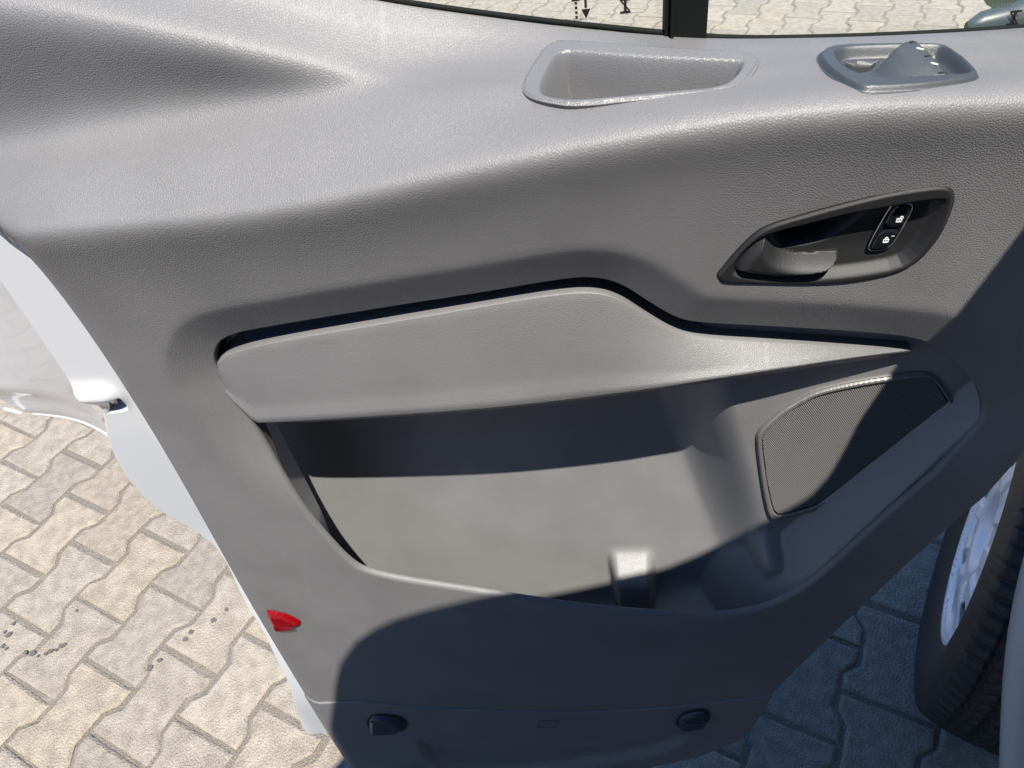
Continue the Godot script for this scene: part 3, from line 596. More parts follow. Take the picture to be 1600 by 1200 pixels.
func build_door() -> void:
	prepare_face()
	var open_us := chaikin(OPENING, 3)
	open_top_uv = to_uv(chaikin(OPEN_TOP, 2, false))
	var base := Vector3(0.42, 0.2, -0.56)
	var door := thing("door_assembly", "open white van door with grey moulded inner trim, black handle and deep map pocket", "vehicle door", Transform3D(door_turn, door_turn * base))

	# --- main trim panel
	var left := -0.4855
	var outline := PackedVector2Array([Vector2(left, SEAM[0].y)])
	for i in range(1, SEAM.size()): outline.append(SEAM[i])
	for i in range(1, DIAGONAL.size()): outline.append(DIAGONAL[i])
	var far: Vector2 = DIAGONAL[DIAGONAL.size() - 1]
	outline.append_array(PackedVector2Array([Vector2(0.46, far.y + 1.1), Vector2(0.52, far.y + 2.6), Vector2(0.52, 20.9), Vector2(-0.535, 20.9), Vector2(-0.53, 15.0), Vector2(-0.50, 14.2), Vector2(left, 13.2)]))
	var cup_hole := chaikin(CUP_HOLE, 2)
	var m := Mb.new()
	trimmed(m, outline, [open_us, cup_hole, chaikin(HANDLE_HOLE, 2), chaikin(SWITCH_HOLE, 2)], 0.005, 0.035, face, Vector3(0, 1, 0.5))
	roll(m, dense(open_us, 0.004, 0.13), face, Vector2(0.002, 0.015), Vector3(0, 0.2, 1), 0.0061, 0.03, true, Vector3(0, 0, -1))
	roll(m, dense(outline, 0.01, 0.13), face, Vector2(0.002, 0.015), Vector3(0, 1, 0.5), 0.003, 0.02, false, Vector3(0, 0, -1))
	part("trim_panel", m, M.trim, door, "grey leather-grained upper trim panel with a moulded ledge")

	# --- pad over the pocket
	var top := along(chaikin3(PAD_TOP, 3), 90)
	var bot := along(chaikin3(PAD_BOTTOM, 3), 90)
	var rows := []
	for i in 90:
		var a := top[i]; var b := bot[i]
		var line := PackedVector3Array()
		var width := clampf(a.distance_to(b) / 0.05, 0.0, 1.0)
		var lower := (b - a).normalized() if width > 0.02 else Vector3(0, -1, 0)
		line.append(a + Vector3(0, -0.001, -0.03)); line.append(a + Vector3(0, 0, -0.005)); line.append(a + Vector3(0, -0.0003, -0.0012))
		for k in 13:
			var t := k / 12.0
			var p := a.lerp(b, t)
			p.z += 0.0012 * sin(PI * t) * width + 0.0035 * width * exp(-pow((t - 0.97) / 0.10, 2.0))
			if k == 0: p += lower * 0.0014
			line.append(p)
		var under := clampf(i / 14.0, 0.0, 1.0)
		line.append(b + Vector3(0, -0.0035, -0.0006)); line.append(b + Vector3(0, -0.0065, -0.0035))
		line.append(b + Vector3(0, -0.010 * under - 0.005, -0.008)); line.append(b + Vector3(0, -0.013 * under - 0.005, -0.016)); line.append(b + Vector3(0, -0.010 * under - 0.004, -0.03)); line.append(b + Vector3(0, 0, -0.1))
		rows.append(line)
	m = Mb.new()
	sheet(m, rows, Vector3(-0.05, 1.05, -0.8))
	part("armrest_pad", m, M.pad, door, "separate grey padded insert swelling into an armrest")

	# --- pocket behind the opening
	m = Mb.new()
	trimmed(m, PackedVector2Array([Vector2(-0.472, 0.486), Vector2(0.195, 0.486), Vector2(0.245, 0.63), Vector2(0.30, 0.74), Vector2(0.375, 0.90), Vector2(0.43, 1.03), Vector2(0.43, 1.15), Vector2(-0.472, 1.16)]), [], 0.0032, 0.003, liner, Vector3(0, 0.3, 1))
	part("map_pocket", m, M.pocket, door, "deep moulded pocket with two ribs and a bottle recess")

	# --- lower trim below the seam
	var low := PackedVector2Array()
	for i in SEAM.size(): low.append(SEAM[i] - Vector2(0, 0.022))
	low[0].x = left
	for p in LOWER_RIGHT: low.append(p)
	low.append_array(PackedVector2Array([Vector2(-0.12, 1.02), Vector2(left, 1.02)]))
	lower_scoop = to_uv(chaikin(SCOOP, 2))
	m = Mb.new()
	trimmed(m, low, [], 0.006, 0.045, lower_face, Vector3(0, 0.2, 1))
	roll(m, dense(low, 0.01, 0.13), lower_face, Vector2(0.002, 0.015), Vector3(0, 0.2, 1), 0.003, 0.02, false, Vector3(0, 0, -1))
	var lower := part("lower_trim", m, M.trim, door, "removable lower trim strip with a shallow scoop")
	for c in [[CLIP_ONE, CLIP_OVAL, CLIP_TAB], [CLIP_TWO, CLIP_OVAL_B, CLIP_TAB_B]]:
		var oval := chaikin(c[1], 2)
		m = Mb.new()
		trimmed(m, oval, [], 0.002, 0.002, func(x, y): return Vector3(x, y, -0.0012 + 0.0006 * smoothstep(0.0, 0.002, depth_in(Vector2(x, y), oval))), Vector3(0, 0, 1))
		part("clip_recess_shade", m, M.shade_black, lower).transform = c[0]  # flat dark oval painted as the shade of a recess
		var tab := chaikin(c[2], 1)
		m = Mb.new()
		var tab_f := func(x, y): return Vector3(x, y, -0.001 + 0.009 * sqrt(clampf(depth_in(Vector2(x, y), tab) / 0.007, 0.0, 1.0)) - (0.004 if y > tab[0].y + 0.004 else 0.0) * smoothstep(0.002, 0.004, depth_in(Vector2(x, y), tab)))
		trimmed(m, tab, [], 0.001, 0.001, tab_f, Vector3(0, 0, 1))
		part("clip", m, M.navy, lower).transform = c[0]
	m = Mb.new()
	for pg in [BOOK_A, BOOK_B]:
		var path := PackedVector3Array()
		for k in 5: path.append(Vector3(pg[k % 4].x, pg[k % 4].y, -0.0022))
		tube(m, path, 0.0006, 5)
	part("embossed_book_symbol", m, M.trim_fine, lower).transform = BOOK_FRAME

	# --- storage cup in the ledge
	var cup_out := chaikin(CUP_OUTER, 2); var cup_in := chaikin(CUP_INNER, 2)
	var cup_f := func(x, y):
		var p := Vector2(x, y)
		return Vector3(x, y, 0.0016 * smoothstep(0.0, 0.002, depth_in(p, cup_out)) - 0.050 * pow(smoothstep(-0.002, 0.022, depth_in(p, cup_in)), 0.8))
	m = Mb.new()
	trimmed(m, cup_out, [], 0.0016, 0.0016, cup_f, Vector3(0, 0, 1))
	roll(m, dense(cup_out, 0.004, 1.0), cup_f, Vector2(0.0004, 0.0004), Vector3(0, 0, 1), 0.0008, 0.01, false)
	part("storage_cup", m, M.trim_fine, door, "shallow wedge-shaped tray let into the ledge").transform = CUP_FRAME

	build_handle(door)
	build_window_switch(door)
	build_speaker(door)
	build_shell(door)
	build_window(door)

	# --- red reflector on the latch edge
	var refl := chaikin(REFLECTOR, 1)
	var refl_uv := to_uv(refl)
	m = Mb.new()
	trimmed(m, refl, [], 0.0015, 0.012, func(u, s):
		var p := face_plain(u, s)
		return p + Vector3(0, 0, 0.001 + 0.006 * sqrt(clampf(depth_in(Vector2(p.x, p.y), refl_uv) / 0.008, 0.0, 1.0))), Vector3(0, 0, 1))
	var lens := part("red_reflector", m, M.red, door, "small wedge-shaped red reflector lens")
	m = Mb.new()
	var mid := Vector2.ZERO
	for p in refl_uv: mid += p / refl_uv.size()
	for k in 9:
		var x := mid.x - 0.011 + 0.0026 * k
		box(m, Vector3(x, mid.y + 0.0008, -0.4385), Vector3(0.0004, 0.006 - 0.0004 * k, 0.0012))
	part("reflector_rib", m, M.red_dark, lens).set_meta("kind", "stuff")
	# closing sheets behind the trim
	for q in [["inner_panel", -0.618, M.shade_black, "dark inner sheet behind the pocket"], ["outer_panel", -0.69, M.paint, "white outside sheet of the door"]]:
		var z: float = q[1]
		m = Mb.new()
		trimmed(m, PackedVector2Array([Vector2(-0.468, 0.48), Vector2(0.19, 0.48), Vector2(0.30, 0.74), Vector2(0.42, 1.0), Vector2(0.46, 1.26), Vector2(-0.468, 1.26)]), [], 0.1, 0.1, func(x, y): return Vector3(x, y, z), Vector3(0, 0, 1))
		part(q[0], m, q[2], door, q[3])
	for child in door.get_children(): child.position -= base

func build_handle(door: Node3D) -> void:
	var ho := chaikin(HANDLE_OUTER, 2); var hi := chaikin(HANDLE_INNER, 1); var cav := chaikin(HANDLE_CAVITY, 1)
	var f := func(x, y):
		var p := Vector2(x, y)
		var di := depth_in(p, hi)
		var h := 0.0004 + 0.0022 * smoothstep(0.0, 0.0035, depth_in(p, ho))
		h -= 0.0085 * smoothstep(-0.001, 0.009, di) + 0.004 * smoothstep(0.0, 0.03, di)
		h -= 0.042 * smoothstep(0.0, 0.020, depth_in(p, cav))
		return Vector3(x, y, h)
	var m := Mb.new()
	trimmed(m, ho, [], 0.00095, 0.00095, f, Vector3(0, 0, 1))
	roll(m, dense(ho, 0.003, 1.0), f, Vector2(0.0003, 0.0003), Vector3(0, 0, 1), 0.0006, 0.012, false)
	var bezel := part("inner_handle", m, M.black, door, "black teardrop handle bezel with a pull lever and lock buttons")
	bezel.transform = HANDLE_FRAME
	var lv := chaikin(LEVER, 2)
	m = Mb.new()
	trimmed(m, lv, [], 0.0009, 0.0009, func(x, y):
		var d := depth_in(Vector2(x, y), lv)
		var out := 0.82 + 0.18 * smoothstep(-0.06, 0.02, x)
		var q := clampf(d / 0.0125, 0.0, 1.0)
		return Vector3(x, y, -0.009 + 0.0195 * out * (1.0 - pow(1.0 - q, 2.2))), Vector3(0, 0, 1))
	roll(m, dense(lv, 0.003, 1.0), func(x, y): return Vector3(x, y, -0.009), Vector2(0.001, 0.001), Vector3(0, 0, 1), 0.0006, 0.008, false)
	part("pull_lever", m, M.black, bezel)
	var lf := chaikin(LOCK_FRAME, 2)
	m = Mb.new()
	trimmed(m, lf, [], 0.001, 0.001, func(x, y): return Vector3(x, y, -0.0062), Vector3(0, 0, 1))
	roll(m, dense(lf, 0.002, 1.0), func(x, y): return Vector3(x, y, -0.0062), Vector2(0.001, 0.001), Vector3(0, 0, 1), 0.0004, 0.006, false)
	part("lock_switch_plate", m, M.gloss, bezel)
	m = Mb.new()
	var rim := PackedVector3Array()
	var lfd := dense(lf, 0.0012, 1.0)
	for k in lfd.size() + 1: rim.append(Vector3(lfd[k % lfd.size()].x, lfd[k % lfd.size()].y, -0.0062))
	tube(m, rim, 0.00075, 8, false)
	part("lock_switch_rim", m, M.chrome, bezel)
	for poly in [UNLOCK_BUTTON, LOCK_BUTTON]:
		var b := chaikin(poly, 1)
		m = Mb.new()
		trimmed(m, b, [], 0.001, 0.001, func(x, y): return Vector3(x, y, -0.0053 + 0.0016 * sqrt(clampf(depth_in(Vector2(x, y), b) / 0.002, 0.0, 1.0))), Vector3(0, 0, 1))
		part("lock_button", m, M.gloss, bezel)
	for k in 2:
		var c: Vector2 = UNLOCK_AT[0] if k == 0 else LOCK_AT[0]
		m = Mb.new()
		var z := -0.0035
		var hs := Vector3(0.0017, 0.0013, 0.0002)
		for q in [[Vector3(0, -1, 0), Vector3(1.15, 0.28, 1)], [Vector3(0, 1, 0), Vector3(1.15, 0.28, 1)], [Vector3(-1, 0, 0), Vector3(0.24, 1, 1)], [Vector3(1, 0, 0), Vector3(0.24, 1, 1)], [Vector3(0, 0, 0), Vector3(0.16, 0.4, 1)]]:
			box(m, Vector3(c.x, c.y, z) + q[0] * hs, hs * q[1])
		var arc := PackedVector3Array()
		for a in 9:
			var th := PI * a / 8.0
			arc.append(Vector3(c.x + (0.0013 if k == 0 else 0.0) + cos(th) * 0.0011, c.y + 0.0016 + sin(th) * 0.0017, z))
		tube(m, arc, 0.00034, 5)
		part("padlock_symbol", m, M.white_print, bezel)
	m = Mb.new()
	var bar_at: Vector2 = LOCK_AT[0] + Vector2(0.0042, 0.0042)
	box(m, Vector3(bar_at.x, bar_at.y, -0.0035), Vector3(0.0011, 0.0004, 0.0002))
	part("pale_lock_bar", m, M.lining, bezel)  # small pale bar beside the lock symbol

func build_window_switch(door: Node3D) -> void:
	var wo := chaikin(SWITCH_OUTER, 2); var wi := chaikin(SWITCH_INNER, 2); var well := chaikin(WELL, 1); var dish := chaikin(DISH, 2)
	var f := func(x, y):
		var p := Vector2(x, y)
		return Vector3(x, y, 0.0003 + 0.004 * smoothstep(0.0, 0.004, depth_in(p, wo)) - 0.008 * smoothstep(-0.001, 0.006, depth_in(p, wi)) - 0.022 * smoothstep(0.0, 0.003, depth_in(p, well)) - 0.006 * smoothstep(0.0, 0.014, depth_in(p, dish)))
	var m := Mb.new()
	trimmed(m, wo, [], 0.0009, 0.0009, f, Vector3(0, 0, 1))
	roll(m, dense(wo, 0.003, 1.0), f, Vector2(0.0003, 0.0003), Vector3(0, 0, 1), 0.0005, 0.006, false)
	var bezel := part("window_switch_panel", m, M.black_sill, door, "black oval switch panel with a humped rocker on the sill")
	bezel.transform = SWITCH_FRAME
	var rows := []
	var rise := [0.0, 0.01, 0.05, 0.22, 0.52, 0.84, 0.98, 1.0]
	var place := func(t: float, s: float) -> Vector3:
		var k := mini(int(t * 7.0), 6)
		var q := t * 7.0 - k
		var p: Vector2 = ROCK_FAR[k].lerp(ROCK_FAR[k + 1], q).lerp(ROCK_NEAR[k].lerp(ROCK_NEAR[k + 1], q), s)
		var up: float = lerpf(rise[k], rise[k + 1], q)
		return Vector3(p.x, p.y, lerpf(-0.0065, lerpf(0.0125, 0.0015, s * s * 0.6 + s * 0.4), up))
	for i in 43:
		var t := i / 42.0
		var line := PackedVector3Array()
		var e0: Vector3 = place.call(t, 0.0)
		line.append(Vector3(e0.x, e0.y, -0.024)); line.append(e0 + Vector3(0, 0, -0.0006))
		for k in 14: line.append(place.call(t, (k + 0.3) / 13.6))
		var e1: Vector3 = place.call(t, 1.0)
		line.append(Vector3(e1.x, e1.y, minf(e1.z, -0.006)))
		rows.append(line)
	for q in [Vector2(0.0012, -0.0006), Vector2(0.0030, -0.003), Vector2(0.0048, -0.008), Vector2(0.0058, -0.013)]:
		var line := PackedVector3Array()
		for p in rows[42]: line.append(Vector3(p.x + q.x, p.y + q.x * 0.5, minf(p.z, p.z + q.y)))
		rows.append(line)
	m = Mb.new()
	sheet(m, rows, Vector3(0, 0, -0.05))
	part("window_rocker", m, M.black_sill, bezel)
	for s in [0.30, 0.70]:
		m = Mb.new()
		box(m, place.call(0.945, s) + Vector3(0, 0, 0.0003), Vector3(0.0007, 0.0024, 0.0004), Basis(Vector3(0, 0, 1), 0.75) * Basis(Vector3(0, 1, 0), 0.25))
		part("window_symbol", m, M.white_print, bezel)
	m = Mb.new()
	trimmed(m, well, [], 0.002, 0.002, func(x, y): return Vector3(x, y, -0.0088), Vector3(0, 0, 1))
	part("switch_pit_shade", m, M.shade_black, bezel)  # flat black sheet painted as the shade down in the well
	for s in [0.08, 0.50, 0.90]:
		m = Mb.new()
		tube(m, PackedVector3Array([place.call(0.90, s) + Vector3(0, 0, 0.0001), place.call(0.96, s) + Vector3(0, 0, 0.0002), place.call(1.0, s) + Vector3(0.0016, 0.0006, -0.0009)]), 0.0007, 6)
		part("rocker_gap_shade", m, M.shade_black, bezel)  # dark rods painted as the shade of the rocker cut-outs

func build_speaker(door: Node3D) -> void:
	var so := chaikin(SPEAKER_OUTER, 2); var si := chaikin(SPEAKER_INNER, 2)
	var m := Mb.new()
	trimmed(m, so, [si], 0.001, 0.001, func(x, y):
		var p := Vector2(x, y)
		return Vector3(x, y, 0.0006 + 0.003 * smoothstep(0.0, 0.0016, depth_in(p, so)) - 0.002 * smoothstep(-0.0014, 0.0, depth_in(p, si))), Vector3(0, 0, 1))
	roll(m, dense(so, 0.003, 1.0), func(x, y): return Vector3(x, y, 0.0006), Vector2(0.001, 0.001), Vector3(0, 0, 1), 0.0004, 0.014, false)
	var frame := part("speaker_grille", m, M.grille, door, "angular speaker grille of tiny raised studs")
	frame.transform = SPEAKER_FRAME
	m = Mb.new()
	trimmed(m, si, [], 0.006, 0.006, func(x, y): return Vector3(x, y, 0.0004), Vector3(0, 0, 1))
	part("grille_plate", m, M.black, frame)
	m = Mb.new()
	var step := 0.0022
	var row := 0
	var y0 := -0.14
	while y0 < 0.12:
		var x0 := -0.105 + (step * 0.5 if row % 2 else 0.0)
		while x0 < 0.09:
			if depth_in(Vector2(x0, y0), si) > 0.0012:
				var c := Vector3(x0, y0, 0.0004)
				var ring := []
				for k in 6:
					var a := TAU * k / 6.0
					ring.append(Vector3(cos(a), sin(a), 0))
				var tip := c + Vector3(0, 0, 0.0013)
				for k in 6:
					var a0: Vector3 = ring[k]; var a1: Vector3 = ring[(k + 1) % 6]
					m.tri(c + a0 * Vector3(0.00088, 0.00056, 0), c + a1 * Vector3(0.00088, 0.00056, 0), tip, (a0 + Vector3(0, 0, 0.5)).normalized(), (a1 + Vector3(0, 0, 0.5)).normalized(), Vector3(0, 0, 1))
			x0 += step
		y0 += step * 0.78
		row += 1
	part("grille_studs", m, M.grille, frame).set_meta("kind", "stuff")

func build_shell(door: Node3D) -> void:
	# flange round the trim
	var poly := PackedVector2Array()
	for p in SHELL_STRIP_OUT: poly.append(Vector2(p.x, p.y))
	poly.append_array(PackedVector2Array([Vector2(-0.45, 0.20), Vector2(-0.40, 0.5), Vector2(-0.40, 1.42), Vector2(-0.552, 1.42)]))
	poly = chaikin(poly, 1)
	var hole := PackedVector2Array()
	for p in LATCH_HOLE: hole.append(Vector2(p.x, p.y))
	hole = chaikin(hole, 1)
	var strip := PackedVector2Array()
	for p in SHELL_STRIP_OUT: strip.append(Vector2(p.x, p.y))
	var f := func(x, y):
		var z := lerpf(-0.468, -0.527, smoothstep(0.30, 0.78, y))
		z = lerpf(z, -0.63, smoothstep(1.245, 1.285, y))
		var near := clampf((x + 0.492) / -0.02, 0.0, 1.0)
		var lip := 0.010 * exp(-pow((y - 1.030) / 0.013, 2.0)) * smoothstep(-0.505, -0.535, x)
		return Vector3(x, y, z - 0.004 * (1.0 - near) + lip)
	var m := Mb.new()
	trimmed(m, poly, [hole], 0.005, 0.006, f, Vector3(0, 0, 1))
	roll(m, dense(poly, 0.006, 1.0), f, Vector2(0.001, 0.001), Vector3(0, 0, 1), 0.004, 0.035, false, Vector3(0.15, 0, -1))
	roll(m, dense(hole, 0.003, 1.0), f, Vector2(0.001, 0.001), Vector3(0, 0, 1), 0.002, 0.012, true)
	part("door_flange", m, M.paint, door, "white painted inner flange beside the trim")
	# outer skin seen past the flange
	var a := along(chaikin3(SKIN_IN, 2), 40)
	var b := along(chaikin3(SKIN_OUT, 2), 40)
	var rows := []
	for i in 40:
		var line := PackedVector3Array()
		for k in 15:
			var t := k / 14.0
			var p := a[i].lerp(b[i], t)
			p.z -= 0.012 * sin(PI * t) * (1.0 - t * 0.4)
			p.z += 0.0025 * exp(-pow((i - 31.0 + 4.0 * t) / 2.2, 2.0)) * smoothstep(0.0, 0.25, t) * smoothstep(1.0, 0.7, t)
			line.append(p)
		rows.append(line)
	m = Mb.new()
	sheet(m, rows, Vector3(-0.6, 1.1, -0.9))
	var skin := part("outer_skin", m, M.paint, door, "white outer skin curving away past the latch edge")
	m = Mb.new()
	var edge := PackedVector3Array()
	for k in 15: edge.append(rows[39][k])
	tube(m, edge, 0.002, 8)
	part("hem", m, M.paint, skin)
	m = Mb.new()
	box(m, b[36] + Vector3(-0.004, 0.004, 0.006), Vector3(0.012, 0.0015, 0.002), Basis(Vector3(0, 0, 1), -0.5))
	part("hem_tab", m, M.paint, skin)
	# latch in its opening, over a dark sheet painted as shade
	var c := Vector2.ZERO
	for p in hole: c += p / hole.size()
	m = Mb.new()
	box(m, Vector3(c.x, c.y, -0.575), Vector3(0.022, 0.026, 0.002))
	var latch := part("latch", m, M.shade_black, door, "dark sheet painted as the shade inside the latch slot")
	m = Mb.new()
	tube(m, PackedVector3Array([Vector3(c.x - 0.009, c.y + 0.02, -0.545), Vector3(c.x - 0.010, c.y - 0.012, -0.543)]), 0.0022, 8)
	part("latch_bar", m, M.steel, latch)
	m = Mb.new()
	box(m, Vector3(c.x + 0.002, c.y - 0.012, -0.546), Vector3(0.010, 0.003, 0.004))
	part("latch_ledge", m, M.paint, latch)
	m = Mb.new()
	box(m, Vector3(c.x + 0.001, c.y + 0.004, -0.556), Vector3(0.004, 0.007, 0.004))
	part("latch_claw", m, M.steel, latch)

func build_window(door: Node3D) -> void:
	var g := -0.6285
	var m := Mb.new()
	m.quad(Vector3(-0.62, 1.27, g), Vector3(0.060, 1.27, g), Vector3(0.060, 1.80, g - 0.05), Vector3(-0.62, 1.80, g - 0.05), Vector3(0, 0, 1))
	var pane := part("window_pane", m, M.glass, door, "main side window glass with printed marks")
	m = Mb.new()
	m.quad(Vector3(0.092, 1.27, g), Vector3(0.62, 1.25, g), Vector3(0.62, 1.80, g - 0.05), Vector3(0.092, 1.80, g - 0.05), Vector3(0, 0, 1))
	var pane2 := part("window_pane", m, M.glass, door, "front quarter window glass beside the mirror")
	m = Mb.new()
	box(m, Vector3(0.0765, 1.54, -0.628), Vector3(0.0165, 0.26, 0.010))
	box(m, Vector3(0.0655, 1.54, -0.617), Vector3(0.0012, 0.26, 0.004))
	part("window_divider", m, M.seal, door, "black upright bar between the two panes")
	m = Mb.new()
	var path := PackedVector3Array()
	for k in 36: path.append(face_plain(-0.50 + 0.0275 * k, 20.9) + Vector3(0, lerpf(0.0018, -0.0012, smoothstep(0.0, 0.15, -0.50 + 0.0275 * k)), -0.0035))
	tube(m, path, 0.0026, 8)
	part("window_seal", m, M.seal, door, "thin black rubber seal along the sill")
	# prints on the outer side of the glass, so that they read backwards from the cabin
	var font := SystemFont.new()
	font.font_names = PackedStringArray(["Droid Sans"])
	var back := Basis(Vector3.UP, PI)
	var write := func(text: String, at: Vector3, width: float, parent: Node, tilt: float, called: String) -> void:
		var t := TextMesh.new()
		t.text = text; t.font = font; t.font_size = 32; t.depth = 0.02; t.pixel_size = 0.01
		var w := t.get_aabb().size.x
		var o := part(called, t, M.ink, parent)
		o.transform = Transform3D((back * Basis(Vector3(0, 0, 1), tilt)).scaled(Vector3(width / w, width / w, 0.004)), at + Vector3(0, 0, 0.0063 - (at.y - 1.27) * 0.0943))
	write.call("FordConnected.com", TEXT_AT[0] + Vector3(0, 0.0025, 0), 0.0255, pane, 0.05, "web_address_print")
	write.call("24", NUMBER_AT[0], 0.0042, pane, 0.0, "number_print")
	for k in 6:
		m = Mb.new()
		box(m, DOTS_AT[0] + Vector3(0.0018 * k - 0.002, 0, 0.0013), Vector3(0.0003, 0.0003, 0.0003))
		part("dot_print", m, M.ink, pane)
	for k in 2:
		m = Mb.new()
		var at: Vector3 = (ARROW_UP[0] if k == 0 else ARROW_DOWN[0]) + Vector3(0, 0, 0.0063)
		at.z -= (at.y - 1.27) * 0.0943
		var s := 1.0 if k == 0 else -1.0
		var tip := Vector3(0, 0.0105 * s, 0)
		var e0 := Vector3(-0.0036, 0.0030 * s, 0); var e1 := Vector3(0.0036, 0.0030 * s, 0)
		for z in [-0.0002, 0.0002]:
			m.flat(at + tip + Vector3(0, 0, z), at + e0 + Vector3(0, 0, z), at + e1 + Vector3(0, 0, z), Vector3(0, 0, z))
		if k == 0:
			for q in 4: box(m, at + Vector3(0, 0.0015 - 0.0036 * q, 0), Vector3(0.0010, 0.0011, 0.0002))
		else:
			box(m, at + Vector3(0, 0.004, 0), Vector3(0.0010, 0.0062, 0.0002))
		part("arrow_print", m, M.ink, pane)
	for q in [[MARK_AT[0], pane], [MARK_RIGHT[0], pane2]]:
		m = Mb.new()
		var at3: Vector3 = q[0] + Vector3(0, 0, 0.0063)
		at3.z -= (at3.y - 1.27) * 0.0943
		for s in [-1.0, 1.0]: box(m, at3 + Vector3(0, 0.0048 * s, 0), Vector3(0.0042, 0.0009, 0.0002))
		box(m, at3, Vector3(0.0011, 0.0044, 0.0002))
		box(m, at3, Vector3(0.0006, 0.0052, 0.0002), Basis(Vector3(0, 0, 1), 0.7))
		part("approval_print", m, M.ink, q[1])
	for k in 7:
		m = Mb.new()
		box(m, PRINT_RIGHT[0] + Vector3(0.0021 * k - 0.006, 0, 0.0010), Vector3(0.0007, 0.0016, 0.0002))
		part("print_mark", m, M.ink, pane2)
	# mirror outside the quarter window
	m = Mb.new()
	var rows := []
	for i in 13:
		var th := -PI / 2 + PI * i / 12.0
		var ring := PackedVector3Array()
		for k in 24:
			var a := TAU * k / 24.0
			var cx := signf(cos(a)) * pow(absf(cos(a)), 0.6); var cy := signf(sin(a)) * pow(absf(sin(a)), 0.6)
			ring.append(Vector3(0.53, 1.322, -0.84) + Vector3(cx * 0.15, cy * 0.12, 0) * pow(maxf(cos(th), 0.0001), 0.5) + Vector3(0, 0, sin(th) * 0.06))
		rows.append(ring)
	sheet(m, rows, Vector3(0.53, 1.322, -0.84), true)
	var mirror := part("door_mirror", m, M.seal, door, "dark exterior mirror beyond the quarter window")
	m = Mb.new()
	var arm := []
	for p in [[Vector3(0.310, 1.278, -0.66), 0.004], [Vector3(0.320, 1.279, -0.66), 0.010], [Vector3(0.345, 1.280, -0.665), 0.011], [Vector3(0.37, 1.285, -0.67), 0.013], [Vector3(0.41, 1.30, -0.70), 0.02], [Vector3(0.47, 1.33, -0.80), 0.03]]:
		var ring := PackedVector3Array()
		for k in 12: ring.append(p[0] + Vector3(0, cos(TAU * k / 12.0), sin(TAU * k / 12.0)) * p[1])
		arm.append(ring)
	sheet(m, arm, Vector3.ZERO, true, true)
	part("mirror_foot", m, M.navy, mirror)

